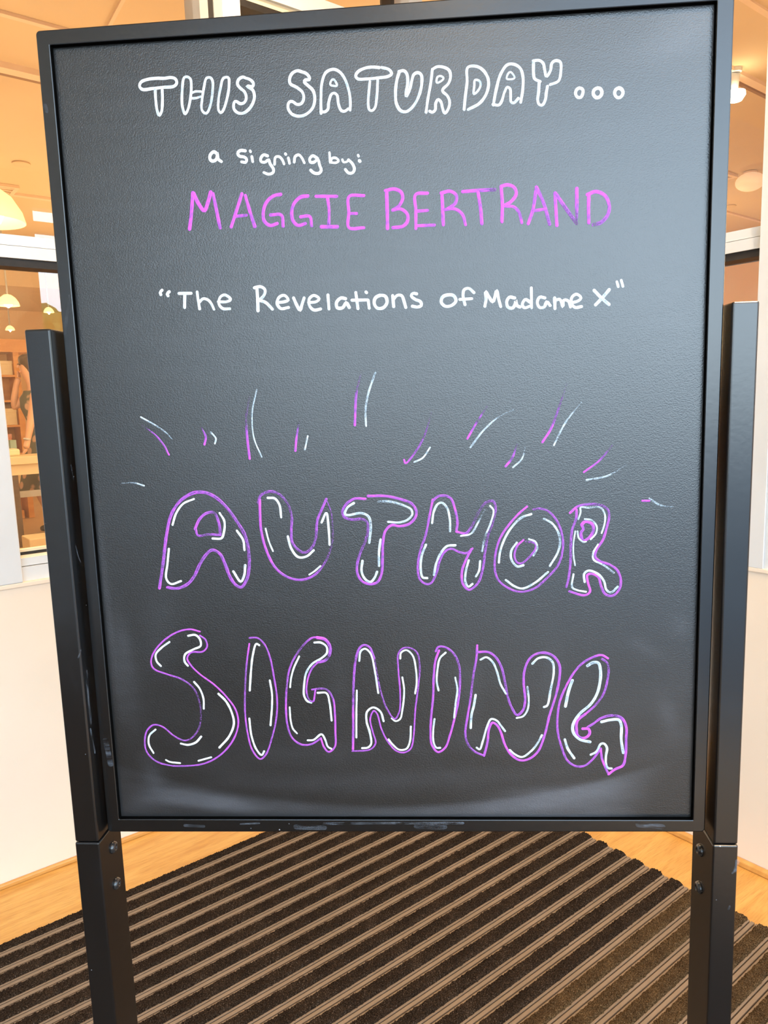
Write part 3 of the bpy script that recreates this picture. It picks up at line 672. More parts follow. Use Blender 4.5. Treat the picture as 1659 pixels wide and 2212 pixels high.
part('mullion', bx((0.811, 0.837, VL, VL+0.10, SILL, 2.70), (0.855, 0.881, VL, VL+0.10, SILL, 2.70)), M_GREYFR, w1)
part('mullion_gasket', bx(0.837, 0.855, VL+0.004, VL+0.09, SILL, 2.70), M_GASKET, w1)
part('mullion_face', bx(0.881, 0.939, VL-0.006, VL+0.10, SILL, 2.70, bev=0.002), M_ALU, w1)
part('door_head', bx((0.939, 1.655, VL, VL+0.10, 2.490, 2.545), (0.939,1.655,VL,VL+0.1,2.05,2.06)), M_ALU, w1)
part('door_head_gasket', bx(0.939, 1.655, VL+0.004, VL+0.09, 2.448, 2.468), M_GASKET, w1)
part('door_head_rail', bx(0.939, 1.655, VL+0.01, VL+0.09, 2.468, 2.490), M_CREAM, w1)
part('door_pane', bx(0.939, 1.64, VL+0.045, VL+0.047, SILL, 2.448), M_GLASS, w1)
part('door_upper_pane', bx(0.939, 1.64, VL+0.045, VL+0.047, 2.545, 2.70), M_GLASS, w1)
part('corner_post', bx((1.60, 1.66, VL, VL+0.12, SILL, 2.70)), M_ALU, w1)
part('corner_gasket', bx((1.535, 1.550, VL+0.02, VL+0.08, 2.545, 2.70)), M_GASKET, w1)
part('header', bx(-1.80, UR+0.12, VL, VL+0.11, 2.70, H), M_WALL, w1)
# --- right window
w2 = empty('window_2', (0,0,0), AZ); w2['kind'] = 'structure'
part('mullion', bx((UR-0.004, UR+0.10, 0.046, 0.085, 0.824, 2.70)), M_ALU, w2)
part('mullion_cap', bx((UR+0.002, UR+0.10, 0.030, 0.0455, 0.824, 2.70)), M_ALU, w2)
part('transom', bx((UR+0.010, UR+0.10, 0.085, VL, 1.614, 1.641), (UR+0.014, UR+0.10, 0.085, VL, 1.643, 1.666)), M_ALU, w2)
part('transom_gasket', bx(UR+0.016, UR+0.09, 0.085, VL, 1.596, 1.614), M_GASKET, w2)
part('bottom_rail', bx(UR+0.012, UR+0.10, 0.085, VL, 0.824, 0.876), M_ALU, w2)
part('bottom_rail', bx(UR+0.012, UR+0.10, -2.2, 0.030, 0.824, 0.880), M_ALU, w2)
part('pane', bx(UR+0.045, UR+0.047, 0.08, VL, 0.87, 1.60), M_GLASS, w2)
part('upper_pane', bx(UR+0.045, UR+0.047, 0.08, VL, 1.66, 2.70), M_GLASS, w2)
part('side_pane', bx(UR+0.045, UR+0.047, -2.2, 0.035, 0.87, 2.70), M_GLASS, w2)
part('header', bx(UR, UR+0.11, VE, VL, 2.70, H), M_WALL, w2)
# --- entrance front behind the photographer: posts and bars round open door leaves
wf = struct('wall_front', bx((-1.82, -1.66, VE-0.1, VE, 0, H), (0.86, 1.235, VE-0.1, VE, 0, H), (1.64, 1.78, VE-0.1, VE, 0, H), (0.86, 1.64, VE-0.1, VE, 2.714, H), (0.86, 1.64, VE-0.08, VE-0.02, 2.55, 2.627), (-1.66, 0.86, VE-0.08, VE-0.02, 2.56, 2.60)), M_WALL)
cl = struct('ceiling', bx(-1.82, UR+0.12, VE-0.1, VL+0.12, H, H+0.04), M_WALL)
for u, v in SPOTS_V:
    dl_ = obj('added_downlight', lathe([(0.10,2.885),(0.115,2.885),(0.115,2.945),(0.10,2.95)], 20, u, v), M_ALU, cl)
    obj('lens', lathe([(0.001,2.915),(0.098,2.915),(0.098,2.93),(0.001,2.93)], 20, u, v), M_LENS, dl_)

# --- shop beyond the glass
struct('wall_back', bx(-3.2, 9.2, 13.0, 13.2, 0, 3.0), M_SHOPW)
struct('wall_shop_right', bx(9.0, 9.2, -2.45, 13.0, 0, 3.0), M_SHOPW)
struct('wall_shop_left', bx((-3.2, -3.0, 1.41, 13.0, 0, 3.0), (-3.0, -1.82, 1.41, 1.55, 0, 3.0), (1.78, 9.0, -2.45, -2.25, 0, 3.0)), M_SHOPW)
sc = struct('ceiling_shop', bx((-3.2, 9.2, 1.43, 13.2, 3.0, 3.1), (1.79, 9.2, -2.45, 1.43, 3.0, 3.1)), M_CEIL)
def seam(name, u0, v0, u1, v1, w, h, m, off=0):
    d = Vector((u1-u0, v1-v0, 0)); L = d.length; a = math.atan2(d.y, d.x)
    bm = bx(0, L, -w/2+off, w/2+off, 3.0-h, 3.0); bmesh.ops.transform(bm, matrix=Matrix.Translation((u0, v0, 0)) @ Matrix.Rotation(a, 4, 'Z'), verts=bm.verts)
    return obj(name, bm, m, sc)
seam('ceiling_joint', -3.0, 2.86, 9, 3.05, 0.03, 0.015, M_BEAM); seam('ceiling_joint', -3.0, 3.37, 3.2, 3.5, 0.07, 0.03, M_BEAM); seam('joint_shadow_gap', -3.0, 3.46, 3.2, 3.59, 0.04, 0.012, M_DARKT)
seam('ceiling_joint', 1.0, 1.9, 1.10, 3.0, 0.016, 0.012, M_BEAM)
seam('ceiling_joint', 1.9, 1.37, 8.9, 1.44, 0.05, 0.02, M_BEAM); seam('joint_shadow_gap', 1.9, 1.43, 8.9, 1.50, 0.02, 0.012, M_DARKT)
seam('ceiling_joint', 1.8, 0.98, 8.9, 1.02, 0.03, 0.01, M_BEAM)
seam('ceiling_joint', -3, 5.75, 3.4, 5.8, 0.05, 0.02, M_BEAM); seam('ceiling_joint', -3, 7.9, 9, 8.1, 0.05, 0.06, M_BEAM)
# soffit deeper in the shop
struct('trim_4', bx(-3.0, 2.9, 8.6, 9.0, 2.72, 3.0), M_CEIL)

# ================================================================== ENTRANCE MAT
mat_e = empty('entrance_mat', (0,0,0), AZ)
tag(mat_e, 'recessed ribbed entrance mat of brown carpet strips between tan rails under the sign stand', 'floor mat')
PITCH_M = 0.0565; U0, U1 = -1.60, 1.441
obj('tray', bx(U0, U1, -1.58, 1.046, -0.0035, 0.0015), M_TRAY, mat_e)
# rail: three ribs with two deep grooves, origin on its centre line
def rail_mesh():
    bm = bmesh.new()
    for a, b in ((-0.0124, -0.0074), (-0.0044, 0.0044), (0.0073, 0.0124)):
        add_box(bm, U0, U1, a, b, 0.0018, 0.0085)
    bmesh.ops.bevel(bm, geom=[e for e in bm.edges if e.verts[0].co.z > 0.006 and e.verts[1].co.z > 0.006 and abs(e.verts[0].co.x-e.verts[1].co.x) > 1], offset=0.0005, segments=1, affect='EDGES')
    me = bpy.data.meshes.new('rail'); bm.to_mesh(me); bm.free(); me.materials.append(M_RAIL); return me
def carpet_mesh(seed, m, w=0.0352, step=0.0021):
    r = np.random.default_rng(seed); nx = int((U1-U0)/step); ny = 17
    X = np.linspace(U0, U1, nx); t = np.linspace(-1, 1, ny)
    edge = 1 + 0.045*(np.convolve(r.normal(size=nx+8), np.ones(4)/2, 'same')[:nx])
    prof = 0.0035 + 0.0105*np.sqrt(np.clip(1-np.abs(t)**5, 0, 1))
    Y = t[None,:]*(w/2)*np.where(np.abs(t)[None,:] > 0.7, edge[:,None], 1.0) + r.normal(size=(nx,ny))*0.00035
    Z = prof[None,:] + r.normal(size=(nx,ny))*0.0011*(np.abs(t)[None,:] < 0.99)
    Z = np.maximum(Z, 0.002); Xg = np.repeat(X[:,None], ny, 1) + r.normal(size=(nx,ny))*0.0004
    Xg[0,:] = U0; Xg[-1,:] = U1 + r.normal(size=ny)*0.0006
    V = np.stack([Xg, Y, Z], -1).reshape(-1,3)
    i = np.arange(nx-1)[:,None]*ny + np.arange(ny-1)[None,:]
    Fq = np.stack([i, i+ny, i+ny+1, i+1], -1).reshape(-1,4)
    me = bpy.data.meshes.new('carpet_strip'); me.vertices.add(len(V)); me.vertices.foreach_set('co', V.ravel())
    me.loops.add(Fq.size); me.loops.foreach_set('vertex_index', Fq.ravel()); me.polygons.add(len(Fq))
    me.polygons.foreach_set('loop_start', np.arange(len(Fq))*4); me.polygons.foreach_set('loop_total', np.full(len(Fq), 4)); me.update(); me.validate(); me.materials.append(m); return me
rm = rail_mesh(); cms = [carpet_mesh(s, M_CARP1) for s in (1,2,3)]; cm2 = [carpet_mesh(s, M_CARP2) for s in (4,5)]
k = 0; v = 1.0095
first = True
for k in range(46):
    v = 1.0095 - k*PITCH_M
    o = obj('rail', rm, None, mat_e); o.location = (0, v, 0)
    c = v + PITCH_M/2
    me = cms[k % 3] if c > 0.10 else cm2[k % 2]
    o = obj('carpet_strip', me, None, mat_e); o.location = (0, c, 0)
    if k == 0: o.scale.y = 0.8; o.location.y = 1.0335

# ================================================================== THE SIGN STAND
ZB = 0.8
def ray(x, y): return RC @ np.array([(x-829.5)/FPX, 1.0, -(y-1106.0)/FPX])
def on_board(x, y, depth=0.0):            # measured photo position -> point of the board's own plane (y = depth)
    d = ray(x, y); t = (depth - CAM[1])/d[1]; return CAM + t*d
def on_side(x, y, X):
    d = ray(x, y); t = (X - CAM[0])/d[0]; return CAM + t*d
stand = empty('sign_stand', (0.33, 0.02, 0))
tag(stand, 'black metal poster stand holding a chalkboard lettered in white and purple on the ribbed mat', 'sign')
OFF = Vector((0.33, 0.02, 0))
def local(bm): bmesh.ops.translate(bm, vec=-OFF, verts=bm.verts); return bm
OUT = [np.array(c) for c in ((-0.0011,-0.0032+ZB),(0.6588,0.0028+ZB),(0.6606,0.8413+ZB),(0.0005,0.8374+ZB))]
INN = [np.array(c) for c in ((0.0132,0.0125+ZB),(0.6459,0.0164+ZB),(0.6449,0.8226+ZB),(0.0136,0.8237+ZB))]
def rounded(c, r, n=5):
    pts = []
    for i in range(4):
        p, a, b = c[i], c[i-1], c[(i+1)%4]; da = (a-p)/np.linalg.norm(a-p); db = (b-p)/np.linalg.norm(b-p)
        for j in range(n+1):
            t = j/n*math.pi/2; q = p + da*r*(1-math.sin(t)) + db*r*(1-math.cos(t)); pts.append(q)
    return pts
def shrink(c, d):
    ce = sum(c)/4; return [p + np.sign(ce-p)*d for p in c]
bm = bmesh.new()
loops = []
for pts, y in ((rounded(OUT,0.004), 0.024), (rounded(OUT,0.004), 0.0013), (rounded(shrink(OUT,0.0004),0.0038), 0.0004), (rounded(shrink(OUT,0.0013),0.003), 0.0), (rounded(shrink(INN,-0.0008),0.0009), 0.0), (rounded(shrink(INN,-0.0002),0.0006), 0.0003), (rounded(INN,0.0006), 0.0010), (rounded(INN,0.0006), 0.012)):
    loops.append([bm.verts.new((p[0], y, p[1])) for p in pts])
for a, b in zip(loops, loops[1:]):
    n = len(a)
    for i in range(n): bm.faces.new((a[i], a[(i+1)%n], b[(i+1)%n], b[i]))
bmesh.ops.recalc_face_normals(bm, faces=bm.faces)
bm.faces.ensure_lookup_table(); nf = len(loops[0])
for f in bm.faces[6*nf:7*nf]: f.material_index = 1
frame = obj('frame', local(bm), M_BLACK, stand); frame.data.materials.append(M_LIPSHADE)
# writing panel, recessed 6.5 mm behind the lip
PD = 0.0065
nx, nz = 300, 380
gx = np.linspace(0.008, 0.652, nx); gz = np.linspace(ZB+0.006, ZB+0.832, nz)
X, Z = np.meshgrid(gx, gz, indexing='ij')
V = np.stack([X-OFF.x, np.full_like(X, PD-OFF.y), Z], -1).reshape(-1,3)
i = np.arange(nx-1)[:,None]*nz + np.arange(nz-1)[None,:]
Fq = np.stack([i, i+nz, i+nz+1, i+1], -1).reshape(-1,4)
me = bpy.data.meshes.new('writing_panel'); me.vertices.add(len(V)); me.vertices.foreach_set('co', V.ravel())
me.loops.add(Fq.size); me.loops.foreach_set('vertex_index', Fq.ravel()); me.polygons.add(len(Fq)); me.polygons.foreach_set('loop_start', np.arange(len(Fq))*4); me.polygons.foreach_set('loop_total', np.full(len(Fq), 4)); me.update()
# chalk dust mask: soft wipes and smears, in board metres
zz = Z - ZB; D = np.full_like(X, 0.018)
def blob(x, z, sx, sz, a, amp, p=2):
    global D
    ca, sa = math.cos(a), math.sin(a); dx, dz = X-x, zz-z
    u, w = (dx*ca+dz*sa)/sx, (-dx*sa+dz*ca)/sz
    D = D + amp*np.exp(-(np.abs(u)**p + np.abs(w)**p))
def step(a, b, t): t = np.clip((t-a)/(b-a), 0, 1); return t*t*(3-2*t)
arc = 0.026 + 0.55*(X-0.31)**2
below = step(0.004, -0.004, zz-arc)*step(0.62, 0.55, X+0.4*(0.05-zz))
D += below*(0.055 + 0.09*step(0.10, 0.30, X) + 0.16*step(0.33, 0.50, X))
D += 0.035*np.exp(-((zz-arc-0.022)/0.012)**2)*step(0.04,0.12,X) + 0.03*np.exp(-((zz-arc-0.075)/0.02)**2)*step(0.0,0.1,X)
blob(0.105, 0.033, 0.055, 0.010, -0.12, 0.34, 3); blob(0.17, 0.026, 0.06, 0.007, -0.03, 0.14); blob(0.50, 0.040, 0.07, 0.012, 0.10, 0.22, 3); blob(0.40, 0.022, 0.10, 0.006, 0.05, 0.15)
blob(0.055, 0.060, 0.012, 0.028, 0.3, 0.12); blob(0.040, 0.030, 0.02, 0.010, 0.2, 0.10); blob(0.030, 0.18, 0.015, 0.06, 0.1, 0.12); blob(0.075, 0.235, 0.02, 0.05, -0.2, 0.07); blob(0.019, 0.27, 0.004, 0.10, 0.03, 0.10); blob(0.035, 0.215, 0.008, 0.03, 0.1, 0.08)
blob(0.33, 0.060, 0.14, 0.012, 0.05, 0.08); blob(0.22, 0.085, 0.10, 0.015, 0.0, 0.06); blob(0.47, 0.10, 0.06, 0.012, 0.0, 0.07); blob(0.41, 0.155, 0.012, 0.05, 0.0, 0.06); blob(0.50, 0.165, 0.012, 0.05, 0.05, 0.06); blob(0.27,0.16,0.012,0.04,0,0.05)
blob(0.635, 0.81, 0.045, 0.022, 0.4, 0.16, 3); blob(0.60, 0.79, 0.04, 0.012, 0.2, 0.10); blob(0.605, 0.56, 0.05, 0.10, 0.5, 0.06); blob(0.63, 0.23, 0.01, 0.012, 0.3, 0.10); blob(0.595,0.205,0.02,0.006,-0.5,0.10); blob(0.62,0.13,0.01,0.02,0.3,0.12)
for t in range(34):                                   # long faint wipes
    blob(rng.uniform(0.05,0.6), rng.uniform(0.5,0.83), rng.uniform(0.08,0.25), rng.uniform(0.002,0.007), rng.uniform(-0.12,0.08), rng.uniform(0.008,0.03))
for t in range(60):
    blob(rng.uniform(0.02,0.64), rng.uniform(0.03,0.8), rng.uniform(0.015,0.07), rng.uniform(0.004,0.02), rng.uniform(-1.2,1.2), rng.uniform(-0.012,0.028))
# two darker wiped spots near the left edge
blob(0.052, 0.62, 0.006, 0.012, 0.2, -0.05); blob(0.055, 0.565, 0.006, 0.018, -0.2, -0.05); blob(0.53,0.43,0.03,0.05,0.6,-0.02)
D = np.clip(D, 0, 1)
ca = me.attributes.new('dust', 'FLOAT', 'POINT'); ca.data.foreach_set('value', D.ravel().astype(np.float32))
me.materials.append(M_BOARD)
panel = obj('writing_panel', me, None, stand)
obj('back_plate', local(bx(0.004, 0.656, 0.0125, 0.018, ZB+0.003, ZB+0.834)), M_BLACK, panel)

# posts, legs and bolts
ZS = ZB - 0.0050; ZT = ZB + 0.5535
for side, (x0, x1, y0, y1, xi, bolts) in enumerate(((-0.0312, -0.004, -0.0175, 0.0375, -0.004, ((0.0137, 0.7695), (0.0137, 0.7237))), (0.664, 0.6892, -0.0108, 0.0510, 0.664, ((0.0242, 0.7664), (0.0238, 0.7215))))):
    obj('post', local(bx(x0, x1, y0, y1, ZS+0.0004, ZT, bev=0.0022, seg=3)), M_BLACK, stand)
    leg = obj('leg', local(bx(x0-0.0004, x1+0.0004*(1 if side == 0 else 1), y0, y1, 0.030, ZS-0.0004, bev=0.0018, seg=3)), M_BLACK, stand)
    for by, bz in bolts:
        s = 1 if side == 0 else -1
        bm = lathe([(0.0070,0.0),(0.0070,0.0009),(0.0062,0.0030),(0.0047,0.0042),(0.0028,0.0047),(0.0026,0.0022),(0.0001,0.0021)], 20)
        bmesh.ops.transform(bm, matrix=Matrix.Translation((xi, by, bz)) @ Matrix.Rotation(s*math.pi/2, 4, 'Y'), verts=bm.verts)
        smooth(obj('bolt', local(bm), M_BOLT, leg))
    obj('foot', local(bx((x0+x1)/2-0.02, (x0+x1)/2+0.02, -0.22, 0.26, 0.0178, 0.032, bev=0.003)), M_BLACK, stand)

# ------------------------------------------------------------------ hand lettering, stroke by stroke on the board's plane
CROPS = dict(A=(280,130,3.95), B=(600,110,4.1475), C=(980,110,4.1475), D=(400,300,3.7705), E=(800,370,3.0722), F=(320,590,3.0722), G=(840,590,3.0722), H=(250,790,2.765), I=(850,790,2.6333), J=(320,1040,3.95), K=(720,1040,4.6083), L=(1040,1060,5.184), M=(290,1340,4.74), N=(600,1360,5.184), O=(900,1370,5.184), P=(1180,1380,7.135))
def resample(P, step):
    P = [np.array(p, float) for p in P]
    if len(P) == 2: dense = [P[0] + (P[1]-P[0])*t for t in np.linspace(0,1,12)]
    else:
        closed = np.linalg.norm(P[0]-P[-1]) < 1e-6
        dense = []
        for i in range(len(P)-1):
            a = P[i-1] if i > 0 else (P[-2] if closed else 2*P[0]-P[1]); b, c = P[i], P[i+1]
            d = P[i+2] if i+2 < len(P) else (P[1] if closed else 2*P[-1]-P[-2])
            # centripetal Catmull-Rom
            t0 = 0; t1 = t0+max(np.linalg.norm(b-a),1e-9)**.5; t2 = t1+max(np.linalg.norm(c-b),1e-9)**.5; t3 = t2+max(np.linalg.norm(d-c),1e-9)**.5
            for t in np.linspace(t1, t2, 14)[:-1]:
                A1 = (t1-t)/(t1-t0)*a+(t-t0)/(t1-t0)*b; A2 = (t2-t)/(t2-t1)*b+(t-t1)/(t2-t1)*c; A3 = (t3-t)/(t3-t2)*c+(t-t2)/(t3-t2)*d
                B1 = (t2-t)/(t2-t0)*A1+(t-t0)/(t2-t0)*A2; B2 = (t3-t)/(t3-t1)*A2+(t-t1)/(t3-t1)*A3
                dense.append((t2-t)/(t2-t1)*B1+(t-t1)/(t2-t1)*B2)
        dense.append(P[-1])
    D_ = np.array(dense); s = np.concatenate([[0], np.cumsum(np.linalg.norm(np.diff(D_, axis=0), axis=1))])
    n = max(3, int(s[-1]/step)+1); q = np.linspace(0, s[-1], n)
    return np.stack([np.interp(q, s, D_[:,j]) for j in range(D_.shape[1])], 1), q
stroke_no = 0
def stroke_mesh(parts, depth_of, normal, taper_fade=True):
    """parts: (points in metres Nx3 control, full width m, op0, op1); flat ribbons with rounded ends and a slightly raised middle"""
    global stroke_no
    vs, fs, ops, uvs, mi = [], [], [], [], []
    for (P, w, o0, o1, mid, fade) in parts:
        stroke_no += 1
        pts, q = resample(P, w*0.45)
        n = len(pts); L = q[-1]
        T = np.gradient(pts, axis=0); T /= (np.linalg.norm(T, axis=1)[:,None]+1e-12)
        Nn = np.cross(T, normal); Nn /= (np.linalg.norm(Nn, axis=1)[:,None]+1e-12)
        # extend rounded caps
        capn = 3
        rows = []
        for j in range(capn, 0, -1):
            ph = j/capn*math.pi/2*0.96; rows.append((pts[0]-T[0]*w/2*math.sin(ph), Nn[0], math.cos(ph), -w/2*math.sin(ph), o0))
        r = np.random.default_rng(stroke_no)
        wob = np.convolve(r.normal(size=n+8), np.ones(5)/5, 'same')[4:4+n]*0.10
        lo = np.interp(q, np.linspace(0, L, 8), r.normal(size=8)*0.13)
        for i in range(n):
            f = i/(n-1); o = o0+(o1-o0)*f
            if fade: o = 0.30+0.38*o1+(o0-0.30-0.38*o1)*math.exp(-q[i]/0.012)
            wd_ = 1+wob[i]
            if o0 < 0.35: wd_ *= 0.45+0.55*min(1, f*2.2)
            if o1 < 0.35 and o0 > 0.35: wd_ *= 0.45+0.55*min(1, (1-f)*2.2)
            rows.append((pts[i], Nn[i], wd_, q[i], max(0, min(1, o + (lo[i] if 0.3 < o < 0.97 else 0)))))
        for j in range(1, capn+1):
            ph = j/capn*math.pi/2*0.96; rows.append((pts[-1]+T[-1]*w/2*math.sin(ph), Nn[-1], math.cos(ph)*rows[-1][2] if j == 1 else math.cos(ph), L+w/2*math.sin(ph), o1))
        base = len(vs); off = 0.00012 + (stroke_no % 9)*0.000012
        cross = ((-1, 0.0), (-0.72, 1), (0.0, 0.85), (0.72, 1), (1, 0.0))
        for (c, nn, k_, s_, o_) in rows:
            for cxx, h in cross:
                p = c + nn*(w/2*k_*cxx) + normal*(off*0.5 + off*h)
                vs.append(p); ops.append(o_ if abs(cxx) > 0.5 else max(0, o_ - 0.10)); uvs.append((s_*10, cxx*0.5 + stroke_no*3.7))
        for a in range(len(rows)-1):
            for b in range(4):
                i0 = base + a*5 + b; fs.append((i0, i0+1, i0+6, i0+5)); mi.append(mid)
    return vs, fs, ops, uvs, mi
def build_strokes(name, parts, normal, parent, label, mats, soft=False):
    vs, fs, ops, uvs, mi = stroke_mesh(parts, None, normal)
    if soft: ops = [0.0 if (i % 5) in (0, 4) else o for i, o in enumerate(ops)]; ops[:5] = [0.0]*5; ops[-5:] = [0.0]*5
    me = bpy.data.meshes.new(name); me.from_pydata([tuple(v - np.array(OFF)) for v in vs], [], fs)
    at = me.attributes.new('op', 'FLOAT', 'POINT'); at.data.foreach_set('value', np.array(ops, np.float32))
    ul = me.uv_layers.new(name='UVMap'); lv = np.zeros(len(me.loops), np.int32); me.loops.foreach_get('vertex_index', lv); ul.data.foreach_set('uv', np.array(uvs, np.float32)[lv].ravel())
    for mm in mats: me.materials.append(mm)
    me.polygons.foreach_set('material_index', np.array(mi, np.int32)); me.polygons.foreach_set('use_smooth', np.ones(len(fs), bool))
    o = bpy.data.objects.new(name, me); COL.objects.link(o); o.parent = parent
    if label: o['label'] = label
    return o
NB = np.array([0, -1.0, 0])
cur = None; crop = None; letters = []
for line in STROKES.strip().splitlines():
    line = line.strip()
    if not line or line[0] == '#': continue
    if line[0] == '@': key = line[1]; crop = CROPS[key]; continue
    if line.startswith('L '): cur = [line[2:], []]; letters.append(cur); continue
    hd, pt = line.split(':'); c, w, o0, o1 = hd.split()
    P = []
    for pr in pt.split(','):
        a, b = pr.split(); P.append(on_board(crop[0]+float(a)/crop[2], crop[1]+float(b)/crop[2], PD))
    mpp = 0.000436 + (0.000512-0.000436)*(crop[1]+float(b)/crop[2])/1770
    big = key in 'JKLMNOP'; o0, o1 = float(o0), float(o1)
    if c == 'w' and key in 'HIKLOP': o0, o1 = o0*0.78, o1*0.78
    cur[1].append((P, float(w)/crop[2]*mpp*0.97, o0, o1, 0 if c == 'w' else 1, big and c == 'p' and o0 > 0.4))
for lab, parts in letters:
    nm = 'painted_ray' if ' ray ' in lab else ('painted_dot' if ('ring' in lab or 'colon' in lab) else ('quotation_mark' if 'quotation' in lab else 'painted_letter'))
    build_strokes(nm, parts, NB, panel, lab, [M_WHITE, M_PURPLE])

# chalk smudges rubbed onto the frame, posts and legs
def smudge(surf, pts, w, op, m=None):
    P = []
    for x, y in pts:
        if surf == 'frame': P.append(on_board(x, y, 0.0))
        elif surf == 'postL': P.append(on_board(x, y, -0.0175))
        elif surf == 'postR': P.append(on_board(x, y, -0.0108))
        elif surf == 'sideL': P.append(on_side(x, y, -0.004))
        elif surf == 'sideR': P.append(on_side(x, y, 0.664))
    nrm = {'sideL': np.array([1.0,0,0]), 'sideR': np.array([-1.0,0,0])}.get(surf, NB)
    P = [p + nrm*0.00005 for p in P]
    return (P, w*0.00055, op, op, 1 if surf == 'frame' else 0, False), nrm
SM = [('sideL', [(187,1452),(190,1500),(196,1560)], 9, .5), ('sideL', [(195,1575),(200,1600),(205,1625)], 6, .9), ('sideL', [(186,1470),(194,1530)], 5, .9),
      ('frame', [(228,1600),(235,1630),(239,1650)], 13, .45), ('frame', [(400,1783),(440,1785)], 7, .4), ('frame', [(640,1786),(700,1788)], 12, .5), ('frame', [(700,1779),(860,1778),(1000,1778)], 6, .7), ('frame', [(900,1785),(960,1786)], 12, .35), ('frame', [(1380,1781),(1430,1786)], 13, .6), ('frame', [(520,1780),(560,1778)], 4, .5),
      ('postR', [(1593,1860),(1592,1872),(1588,1880)], 9, 1.0), ('postR', [(1590,1878),(1582,1886)], 4, 1.0), ('postR', [(1576,1958),(1574,1964)], 5, .9),
      ('frame', [(98,228),(101,240)], 7, .45), ('postL', [(169,1420),(173,1412),(175,1404)], 3, .9), ('frame', [(150,640),(140,720)], 7, .3), ('sideL', [(153,1005),(160,1040)], 4, .5), ('sideL', [(163,1180),(170,1205),(177,1220)], 3, .8), ('frame', [(1420,340),(1421,348)], 2, .8)]
for s, p, w, op in SM:
    prt, nrm = smudge(s, p, w, op)
    build_strokes('chalk_smudge', [prt], nrm, stand, None, [M_DUST, M_DUSTH], True)

# ================================================================== THINGS IN THE SHOP
def pendant(u, v, z, r, lab, shade=None):
    p = empty('pendant_lamp', uvz(u, v, z)); tag(p, lab, 'lamp')
    o = obj('lamp_shade', lathe([(r*0.10, r*1.05), (r*0.35, r*0.98), (r*0.68, r*0.72), (r*0.92, r*0.32), (r, 0.0), (r*0.97, 0.0), (r*0.88, r*0.30), (r*0.64, r*0.68), (r*0.3, r*0.93), (r*0.10, r*0.98)], 28), M_SHADE, p); smooth(o)
    smooth(obj('bulb', lathe([(0.004, -0.02), (r*0.32, 0.0), (r*0.42, r*0.2), (r*0.3, r*0.42), (0.01, r*0.5)], 16), M_LAMP, p))
    obj('rod', lathe([(0.008, r*1.0), (0.008, 2.995-z)], 8), M_GREYFR, p)
    return p
pendant(0.79, 4.2, 2.40, 0.20, 'large domed glass pendant lamp nearest the left window')
pendant(1.446, 7.0, 2.29, 0.10, 'small bright pendant lamp at the left frame edge below the transom')
pendant(1.95, 9.4, 2.31, 0.055, 'small pendant lamp just above the top of the left stand post')
pendant(2.06, 8.0, 2.37, 0.055, 'small round pendant lamp beside the board frame over the left post')
M_SPOT = emit('spotlight_lens', (1.0,0.86,0.55), 14)
def spot(u, v, lab):
    p = empty('ceiling_spotlight', uvz(u, v, 2.86)); tag(p, lab, 'ceiling light')
    b = lathe([(0.025, 0.12), (0.03, 0.05), (0.05, 0.01), (0.047, 0.01), (0.02, 0.03)], 20); bmesh.ops.rotate(b, cent=(0,0,0.14), matrix=Matrix.Rotation(0.5, 3, 'X'), verts=b.verts); smooth(obj('lamp_head', b, M_ALU, p))
    smooth(obj('lens', lathe([(0.003,-0.035),(0.035,-0.025),(0.052,0.0),(0.05,0.02),(0.003,0.03)], 20), M_SPOT, p))
    obj('mount', lathe([(0.03,0.12),(0.03,0.14),(0.012,0.14)], 12), M_ALU, p); return p
spot(3.98, 1.37, 'glowing white spotlight on the ceiling joint seen past the board right edge')
def globe(u, v, z, lab):
    p = empty('reflected_blob', uvz(u, v, z)); tag(p, lab, 'lamp')
    prof = [(0.004,-0.07)]+[(0.11*math.sin(t), -0.07*math.cos(t)) for t in np.linspace(0.2,2.9,12)]+[(0.03,0.074)]
    smooth(obj('blob_globe', lathe(prof, 24), M_BLOB, p)); obj('ceiling_mount', lathe([(0.05,0.06),(0.05,2.995-z)], 16), M_BEAM, p)
M_BLOB = emit('painted_blob_glow', (1.0,0.78,0.52), 0.35)
globe(5.95, 2.25, 2.92, 'pale glowing globe in place of a reflected light between the board and the right mullion')  # glowing globe shaped to imitate a reflected blob of light
# ceiling vents
def vent(u, v, lab):
    p = empty('ceiling_vent', uvz(u, v, 2.979), AZ); tag(p, lab, 'vent')
    obj('vent_frame', bx((-0.2,0.2,-0.2,-0.17,0,0.02),(-0.2,0.2,0.17,0.2,0,0.02),(-0.2,-0.17,-0.17,0.17,0,0.02),(0.17,0.2,-0.17,0.17,0,0.02)), M_BEAM, p)
    for j in range(5): obj('slat', bx(-0.17,0.17,-0.13+0.065*j-0.012,-0.13+0.065*j+0.012,0.004,0.012), M_BEAM, p)
vent(5.75, 2.55, 'square slatted ceiling vent beyond the right window beside the pale globe')
vent(1.10, 5.75, 'square slatted ceiling vent over the large domed pendant at the left')
def disc(u, v, lab):
    p = obj('smoke_detector', lathe([(0.04,0.018),(0.06,0.022),(0.06,0.03),(0.02,0.03)], 16), M_CEIL, None, uvz(u, v, 2.968)); tag(p, lab, 'detector')
disc(6.88, 2.90, 'small dark smoke detector on the shop ceiling above the right transom')
disc(1.19, 4.99, 'small dark smoke detector on the shop ceiling at the upper left')

